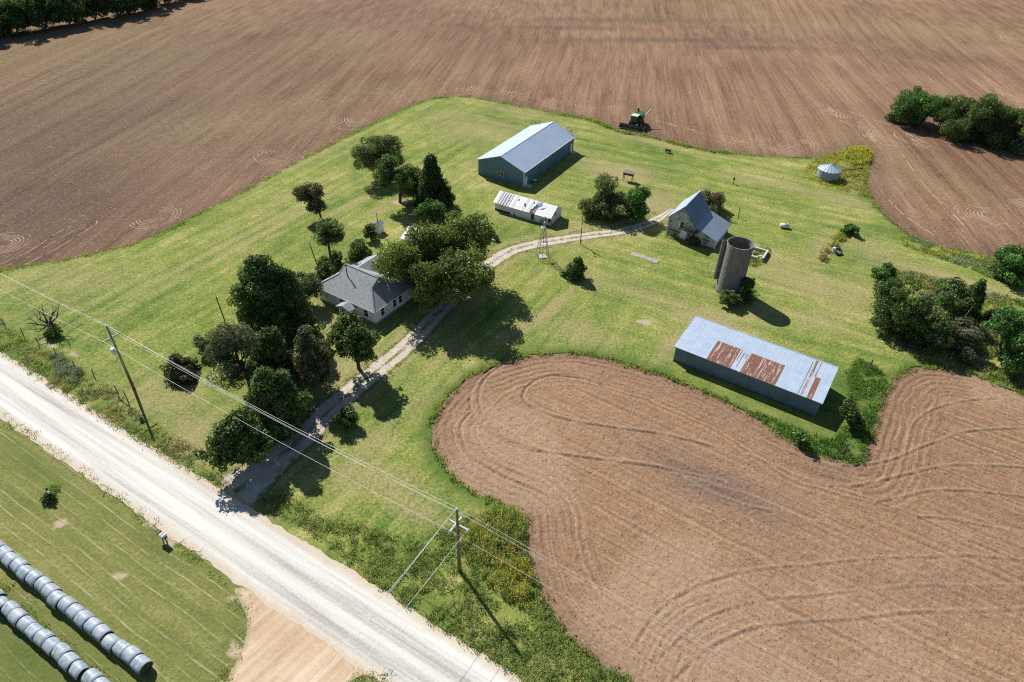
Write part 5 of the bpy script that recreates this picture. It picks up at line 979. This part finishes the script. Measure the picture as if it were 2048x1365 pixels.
# ================================================================== windmill
wp = G(1085, 514); Wm = thing('windmill', 'old farm windmill with steel lattice tower and dark fan wheel', 'windmill', wp, R_(12)); ht = 7.3; bw = 1.15; tw = .16
cs = [(-1, -1), (1, -1), (1, 1), (-1, 1)]; fr = lambda t: bw + (tw - bw) * t
for sx, sy in cs: MB().tube((sx * bw, sy * bw, -.1), (sx * tw, sy * tw, ht), .05, .035, 6).build('tower_leg', M_steel, Wm)
m = MB(); lv = [.0, .22, .42, .6, .76, .9]
for t0, t1 in zip(lv[:-1], lv[1:]):
    for k in range(4):
        a, b = cs[k], cs[(k + 1) % 4]; A = Vector((a[0] * fr(t0), a[1] * fr(t0), ht * t0)); B = Vector((b[0] * fr(t1), b[1] * fr(t1), ht * t1)); C = Vector((b[0] * fr(t0), b[1] * fr(t0), ht * t0)); D = Vector((a[0] * fr(t1), a[1] * fr(t1), ht * t1)); m.tube(A, B, .016, .016, 4); m.tube(C, D, .016, .016, 4); m.tube(D, B, .02, .02, 4)
m.build('lattice_bracing', M_steel, Wm); MB().tube((0, 0, 0), (0, 0, ht), .05, .04, 6).build('pump_rod', M_brownrust, Wm); MB().box(-.75, .75, -.75, .75, -.02, .14).build('concrete_pad', M_conc, Wm)
MB().box(-.6, .6, -.6, .6, ht - .75, ht - .70).build('platform', M_trim, Wm); MB().box(-.35, .35, -.3, .3, ht * .40, ht * .40 + .05).build('service_board', M_trim, Wm)
hub = Vector((0, -.55, ht + .45)); MB().tube(hub + Vector((0, .05, 0)), hub + Vector((0, .7, 0)), .16, .12, 10).build('gearbox', M_steel, Wm); MB().tube((0, 0, ht - .1), (0, 0, ht + .4), .06, .06, 6).build('mast', M_steel, Wm)
Wh = MB().tube(hub - Y_ * .06, hub + Y_ * .06, .14, .14, 12).build('fan_wheel', M_steel, Wm)
for k in range(16):
    if k in (3, 9): continue
    a = 6.28318 * k / 16; rd = Vector((math.cos(a), 0, math.sin(a))); tg = Vector((-math.sin(a), .55, math.cos(a))).normalized(); m = MB(); q = [hub + rd * .5 - tg * .08, hub + rd * 1.3 - tg * .2, hub + rd * 1.3 + tg * .2, hub + rd * .5 + tg * .08]; m.slab(q, .015); m.build('blade', M_dark if k % 5 else M_steel, Wh); MB().tube(hub, hub + rd * 1.28, .015, .012, 4).build('spoke', M_steel, Wh)
MB().beam(hub + Y_ * .7, hub + Vector((.25, 1.9, .05)), .05).build('tail_boom', M_steel, Wm); MB().slab([hub + Vector((.2, 1.6, -.1)), hub + Vector((.5, 2.3, -.3)), hub + Vector((.5, 2.3, .5)), hub + Vector((.2, 1.6, .3))], .02).build('tail_vane', M_trim, Wm)

# ================================================================== combine harvester
cp = G(1263, 259); Cm = thing('combine_harvester', 'old green combine harvester with wide grain header parked at the field edge', 'combine harvester', (cp.x, cp.y, -.1), R_(-29))
hw_ = 3.55; hd = MB(); hd.prism([(-.55, .25), (.55, .18), (.6, 1.15), (.42, 1.2), (.1, .5), (-.5, .32)], -hw_, hw_, 'x'); Hd = hd.build('header', M_green, Cm)
for s in (-1, 1): MB().prism([(-1.05, .3), (.6, .2), (.65, 1.2), (-.1, 1.1), (-.9, .55)], s * hw_ - .05, s * hw_ + .05, 'x').build('end_divider', M_green, Hd)
rl = MB()
for k in range(6):
    a = 6.283 * k / 6 + .3; c = Vector((0, -.55 + .52 * math.cos(a), .95 + .52 * math.sin(a))); rl.beam(c - X_ * (hw_ - .15), c + X_ * (hw_ - .15), .07)
    for xx in np.linspace(-hw_ + .2, hw_ - .2, 5): rl.beam((xx, -.55, .95), (xx, c.y, c.z), .035)
rl.tube((-hw_ + .1, -.55, .95), (hw_ - .1, -.55, .95), .09, .09, 8); rl.build('reel', M_dark, Hd)
MB().beam((-hw_, -.75, .28), (hw_, -.75, .28), .14, .05).build('cutter_bar', simple('silver_blade', (.6, .6, .62), .35, .1, 2., .6), Hd); ag = MB(); ag.tube((-hw_ + .1, .05, .62), (hw_ - .1, .05, .62), .22, .22, 12); ag.build('header_auger', M_dark, Hd)
MB().prism([(.5, .4), (2.3, 1.3), (2.3, 2.0), (.5, 1.0)], -.6, .6, 'x').build('feeder_house', M_green, Cm)
bd = MB(); bd.prism([(1.9, 1.05), (6.8, .95), (7.2, 1.6), (6.9, 2.5), (5.2, 2.75), (1.9, 2.6)], -.85, .85, 'x'); bd.prism([(2.4, 1.3), (5.6, 1.3), (5.6, 2.5), (2.4, 2.5)], -1.35, 1.35, 'x'); Bd = bd.build('body', M_green, Cm)
gt = MB(); gt.add([(-1.1, 3.1, 2.5), (1.35, 3.1, 2.5), (1.35, 5.3, 2.5), (-1.1, 5.3, 2.5), (-1.3, 2.95, 3.35), (1.5, 2.95, 3.35), (1.5, 5.5, 3.35), (-1.3, 5.5, 3.35)], [(0, 1, 5, 4), (1, 2, 6, 5), (2, 3, 7, 6), (3, 0, 4, 7), (4, 5, 6, 7)]); gt.build('grain_tank', M_green, Cm)
cb = MB(); cb.prism([(1.15, 1.75), (2.85, 1.75), (2.85, 3.35), (1.3, 3.35)], -.95, .75, 'x'); Cb = cb.build('cab', simple('tinted_cab_glass', (.03, .06, .05), .15, .2, 2., 0, .6), Cm)
MB().box(-1.1, .9, 1.0, 3.0, 3.36, 3.55).build('cab_roof', M_cabroof, Cb)
for xx in (-.96, .76):
    for yy, zz_ in ((1.25, 3.36), (2.85, 3.36)): MB().beam((xx, yy, 1.75), (xx, yy, zz_), .1).build('cab_pillar', M_green, Cb)
MB().box(-1.25, 1.1, 1.0, 2.2, 1.62, 1.74).build('operator_platform', M_green, Cm); m = MB(); m.beam((-1.3, 1.2, .4), (-1.3, 1.2, 1.7), .05); m.beam((-1.3, 1.7, .4), (-1.3, 1.7, 1.7), .05); [m.beam((-1.3, 1.2, z_), (-1.3, 1.7, z_), .05) for z_ in (.5, .9, 1.3)]; m.build('ladder', M_green, Cm)
MB().box(-.9, .7, 5.5, 6.7, 2.6, 3.25).build('engine_cover', M_green, Cm); MB().tube((-.6, 5.9, 3.2), (-.6, 5.9, 4.1), .1, .1, 8).build('exhaust_stack', M_dark, Cm); MB().tube((-.9, 6.3, 3.2), (-.9, 6.3, 4.0), .28, .28, 12).build('air_intake_screen', M_dark, Cm)
MB().tube((1.45, 3.6, 2.3), (2.7, 6.6, 4.2), .19, .17, 10).build('unloading_auger', M_cream, Cm); MB().tube((1.45, 3.6, 1.6), (1.45, 3.6, 2.45), .2, .2, 10).build('auger_elbow', M_green, Cm)
for (xx, yy, rr, ww) in ((-1.45, 2.7, .85, .55), (1.45, 2.7, .85, .55), (-1.05, 6.0, .55, .35), (1.05, 6.0, .55, .35)):
    Wk = MB().tube((xx - ww / 2, yy, rr), (xx + ww / 2, yy, rr), rr, rr, 20).build('wheel', M_dark, Cm); MB().tube((xx - ww / 2 - .015, yy, rr), (xx + ww / 2 + .015, yy, rr), rr * .5, rr * .5, 14).build('rim', M_yellow, Wk)
MB().beam((-1.1, 6.0, .55), (1.1, 6.0, .55), .18).build('rear_axle', M_green, Cm); MB().prism([(6.7, 1.2), (7.7, .9), (7.7, 1.5), (6.9, 2.3)], -.8, .8, 'x').build('straw_hood', M_green, Cm)

# ================================================================== small things about the yard
wl = thing('well_slab', 'square white concrete slab with rusty pump fitting beside the driveway', 'slab', G(983, 478), R_(-30)); MB().box(-1.15, 1.15, -.85, .85, -.05, .42).build('slab', M_conc, wl); m = MB(); m.tube((-.3, .1, .42), (-.3, .1, .75), .1, .1, 8); m.beam((-.75, .1, .62), (.1, .2, .62), .09); m.build('pump_fitting', M_brownrust, wl); MB().tube((.45, -.2, .42), (.45, -.2, .56), .2, .2, 10).build('hatch', M_brownrust, wl)
make_tree('shrub', 'tiny weed bush behind the white concrete well slab', 'shrub', (986, 464, 1002, 480), (994, 479), 'grey', .03, 'shrubs about the farm', seed=300)
tk = thing('white_tank', 'small white cylindrical tank lying on the lawn right of the old barn', 'tank', G(1568, 456), R_(-8)); m = MB(); m.tube((-.8, 0, .52), (.8, 0, .52), .5, .5, 18); m.tube((-.95, 0, .52), (-.8, 0, .52), .34, .5, 18); m.tube((.8, 0, .52), (.95, 0, .52), .5, .34, 18); m.build('vessel', M_tank, tk, True)
for s in (-.5, .5): MB().box(s - .08, s + .08, -.42, .42, -.02, .14).build('cradle', M_wood, tk)
MB().tube((0, 0, 1.0), (0, 0, 1.12), .12, .12, 8).build('cap', M_steel, tk)
ty = thing('tractor_tyre', 'big tractor tyre leaning beside the derelict fence line', 'tyre', G(1675, 508), R_(20)); m = MB(); n = 24; ro, ri = .85, .42; prof = [(ri, -.16), (ro - .1, -.22), (ro, -.16), (ro, .16), (ro - .1, .22), (ri, .16)]; V = []
for i in range(n):
    a = 6.28318 * i / n; V += [(q * math.cos(a), q * math.sin(a), z_) for q, z_ in prof]
Fq = [(i * 6 + k, ((i + 1) % n) * 6 + k, ((i + 1) % n) * 6 + (k + 1) % 6, i * 6 + (k + 1) % 6) for i in range(n) for k in range(6)]; m.add(V, Fq); o = m.build('tread', simple('greyed_rubber', (.10, .10, .105), .7, .4, 2.), ty, True); o.location = (0, 0, .55); o.rotation_euler = (R_(32), 0, 0)
MB().tube((-1.2, .5, -.02), (-1.2, .5, .75), .32, .32, 14).build('barrel', M_tank, thing('white_barrel', 'white barrel standing behind the tractor tyre', 'barrel', G(1667, 502), 0)).location = (1.2, -.5, 0)
dz = thing('derelict_fence', 'derelict fence row of leaning posts beside the tractor tyre', 'fence', G(1645, 522), 0)
for i, (px, py, lx, ly, h) in enumerate([(1646, 524, .35, .5, 1.4), (1652, 516, .25, .45, 1.3), (1664, 495, .2, .4, 1.3), (1683, 476, .05, .3, 1.2), (1688, 471, .1, .1, 1.2)]):
    b = G(px, py) - G(1645, 522); MB().tube((b.x, b.y, -.2), (b.x + lx * .4, b.y + ly * .3, h), .08, .06, 6).build('post', M_fwood, dz)
m = MB(); q0 = G(1646, 524) - G(1645, 522); q1 = G(1688, 471) - G(1645, 522); [m.tube(q0 + Z_ * z_, q1 + Z_ * z_, .012, .012, 4) for z_ in (.5, .9)]; m.build('fence_wire', M_steel, dz)
fo = thing('slab_foundation', 'old broken concrete foundation flush with the lawn near the silo', 'foundation', G(1290, 516), R_(-31))
for i, (a, b, c_, d_) in enumerate([(-2.9, -1.4, -.7, .8), (-1.35, .2, -.5, .7), (.25, 1.5, -.7, .5), (1.55, 2.9, -.9, .4)]):
    MB().box(a, b, c_, d_, -.05, .05 + .02 * i).build('concrete_slab', M_concd, fo)
rb_ = thing('ruined_foundation', 'ruined white-walled foundation overgrown behind the silo', 'foundation', G(1512, 512), R_(-31)); 
for nm, bx in (('wall_piece', (-3.2, 1.8, 2.2, 2.6)), ('wall_piece', (1.4, 1.8, -1.6, 2.2)), ('wall_piece', (-1.0, .6, -1.9, -1.5)), ('wall_piece', (-3.2, -2.8, -.2, 2.2))): MB().box(bx[0], bx[1], bx[2], bx[3], -.05, .55 + random.uniform(0, .3)).build(nm, M_conc, rb_)
for k in range(14):
    c = Vector((random.uniform(-3, 1.6), random.uniform(-1.8, 2.4), random.uniform(.1, .3))); MB().obox(c, Vector((random.uniform(.15, .4), random.uniform(-.1, .1), .05)), Vector((0, random.uniform(.12, .3), .03)), Vector((0, .03, random.uniform(.08, .2)))).build('rubble_block', M_conc if k % 3 else M_deck, rb_)
ft = G(1258, 362); Fd = thing('stilt_box', 'brown box on tall thin legs behind the bushes near the steel barn', 'feeder', ft, R_(-25)); MB().box(-1.5, .9, -.6, .6, 1.5, 2.1).build('box', M_brownrust, Fd); MB().slab([(-1.6, -.7, 2.1), (1., -.7, 2.1), (1., .7, 2.25), (-1.6, .7, 2.25)], .05).build('lid', simple('faded_brown_board', (.26, .18, .14), .85, .3, 2.), Fd)
for xx in (-1.4, .8):
    for yy in (-.5, .5): MB().box(xx - .06, xx + .06, yy - .06, yy + .06, -.1, 1.5).build('leg', M_brownrust, Fd)
sb_ = thing('small_trough', 'small brown box on short legs on the lawn near the combine', 'trough', G(1337, 306), R_(-30)); MB().box(-.9, .5, -.35, .35, .45, .95).build('box', M_brownrust, sb_); [MB().box(xx - .05, xx + .05, yy - .05, yy + .05, -.05, .45).build('leg', M_brownrust, sb_) for xx in (-.8, .4) for yy in (-.28, .28)]
hp = thing('scrap_heap', 'dark heap of rusty scrap beside the small light green tree', 'scrap heap', G(887, 440), R_(-25)); m = MB(); 
for k in range(26): c = Vector((random.gauss(0, .75), random.gauss(0, .4), abs(random.gauss(.3, .22)))); MB().obox(c, Vector((random.uniform(.15, .5), random.uniform(-.2, .2), random.uniform(-.1, .1))), Vector((random.uniform(-.1, .1), random.uniform(.1, .25), 0)), Vector((0, .03, random.uniform(.05, .2)))).build('scrap_piece', (M_dark, M_brownrust, M_deck, M_conc)[k % 7 if k % 7 < 4 else 0], hp)
st_ = thing('hydrant_post', 'short post with brown top standing in the grass near the round bush', 'post', G(1466, 368), 0); MB().tube((0, 0, -.1), (0, 0, 1.2), .09, .08, 7).build('post', M_fwood, st_); MB().tube((0, 0, 1.1), (0, 0, 1.6), .28, .2, 8).build('head', M_brownrust, st_)
# ---- mailboxes, meter post
mp = G(330, 1082); Mb = thing('mailbox_stand', 'pair of mailboxes on dark posts at the lower edge of the white road', 'mailbox', mp, R_(150))
for xx in (-.35, .45): MB().box(xx - .06, xx + .06, -.06, .06, -.1, 1.05).build('post', M_fwood, Mb)
MB().box(-.7, .75, -.2, .2, 1.05, 1.11).build('shelf', M_fwood, Mb)
for i, xx in enumerate((-.38, .05, .45)):
    m = MB(); w_ = .16; m.prism([(xx - w_, 1.12), (xx + w_, 1.12), (xx + w_, 1.3), (xx + w_ * .7, 1.41), (xx, 1.45), (xx - w_ * .7, 1.41), (xx - w_, 1.3)], -.3, .3); b_ = m.build('mailbox', (M_insul, M_tank, M_wood)[i], Mb); MB().box(xx + w_ + .005, xx + w_ + .02, -.1, -.06, 1.25, 1.48).build('flag', M_brownrust, b_)
mt = thing('meter_post', 'short dark post with white meter box and crosspiece in the hay meadow', 'post', G(104, 996), R_(-20)); MB().box(-.08, .08, -.08, .08, -.2, 1.9).build('post', M_fwood, mt); MB().box(-.5, .55, -.06, .06, 1.6, 1.72).build('crosspiece', M_wood, mt); MB().tube((.35, -.1, 1.25), (.35, -.1, 1.6), .17, .17, 12).build('meter', M_insul, mt); MB().beam((.35, -.05, 1.35), (0, 0, 1.35), .06).build('bracket', M_steel, mt)
make_tree('shrub', 'low weedy bush at the foot of the meter post', 'shrub', (86, 984, 112, 1004), (99, 1003), 'green', .03, 'shrubs about the farm', trunk=False, seed=301)
# ---- roadside fence
f0 = G(10, 648); Fn = thing('roadside_fence', 'old wire fence on dark posts along the lawn above the white road', 'fence', f0, 0); fp = [(-40, 620), (10, 650), (46, 670), (78, 688), (113, 710), (151, 735), (188, 753), (236, 786), (255, 800)]; tops = []
for i, (px, py) in enumerate(fp):
    b = G(px, py) - f0; h = 1.35 if i < 7 else 1.7; tl = Vector((random.uniform(-.12, .12), random.uniform(-.1, .1), h)); MB().tube((b.x, b.y, -.2), (b.x + tl.x, b.y + tl.y, h), .075, .06, 6).build('post', M_fwood, Fn); tops.append(b + tl)
m = MB(); [m.tube(tops[i] - Z_ * z_, tops[i + 1] - Z_ * z_, .008, .008, 4) for i in range(7) for z_ in (.15, .55, .95)]; m.build('barbed_wire', M_steel, Fn); MB().beam(tops[7] - Z_ * .12, tops[8] - Z_ * .15, .1).build('brace_rail', M_wood, Fn)
def stump(nm, lb, px, py, h, lx, ly, r, cat='post'):
    T = thing(nm, lb, cat, G(px, py), 0, 'old posts right of the rust-patched shed'); MB().tube((0, 0, -.2), (lx, ly, h), r, r * .8, 7).build('shaft', M_wood, T); return T
stump('old_post', 'thick grey old post in the long grass right of the shed', 1736, 738, 1.9, .25, .1, .14); stump('old_post', 'old post at the field corner below the rust-patched shed', 1684, 908, 2.0, .3, .1, .13)
T = stump('old_post', 'braced old corner post left of the right-hand thicket', 1755, 676, 2.2, .25, .2, .14); MB().tube((1.1, .5, 0), (.2, .15, 2.1), .08, .06, 6).build('brace', M_wood, T); MB().tube((.75, -.5, 0), (.65, -.4, 1.4), .07, .06, 6).build('brace_post', M_wood, T)
# ---- dead tree
db = G(105, 664); Dt = thing('dead_tree', 'leafless dead tree with spreading bare limbs on the left lawn', 'tree', db, 0); m = MB(); rs = random.Random(4)
def limb(p, d, L, r, lev):
    q = p + d * L; mid = p.lerp(q, .5) + Vector((rs.uniform(-.1, .1), rs.uniform(-.1, .1), .05)) * L; m.path([p, mid, q], [r, r * .8, r * .55], 6)
    if lev:
        for k in range(rs.randint(2, 3)): d2 = (d + Vector((rs.uniform(-.8, .8), rs.uniform(-.8, .8), rs.uniform(-.1, .7)))).normalized(); limb(q if k < 2 else mid, d2, L * rs.uniform(.5, .75), r * .5, lev - 1)
m.path([Vector((0, 0, -.2)), Vector((.05, 0, .9)), Vector((0, .1, 1.7))], [.42, .32, .26], 8)
for a_, zz_, LL in ((20, .9, 2.0), (75, 1.3, 1.5), (160, .45, 1.8), (185, .2, 1.7), (130, 1.0, 1.6), (260, .3, 1.4), (330, .35, 1.3)): limb(Vector((0, 0, 1.2)), Vector((math.cos(R_(a_)), math.sin(R_(a_)), zz_)).normalized(), LL, .18, 3)
m.build('trunk', M_deadbark, Dt)
make_tree('shrub', 'rough weedy growth at the foot of the dead tree', 'shrub', (82, 640, 128, 672), (106, 670), 'green', .03, 'shrubs about the farm', trunk=False, seed=302)
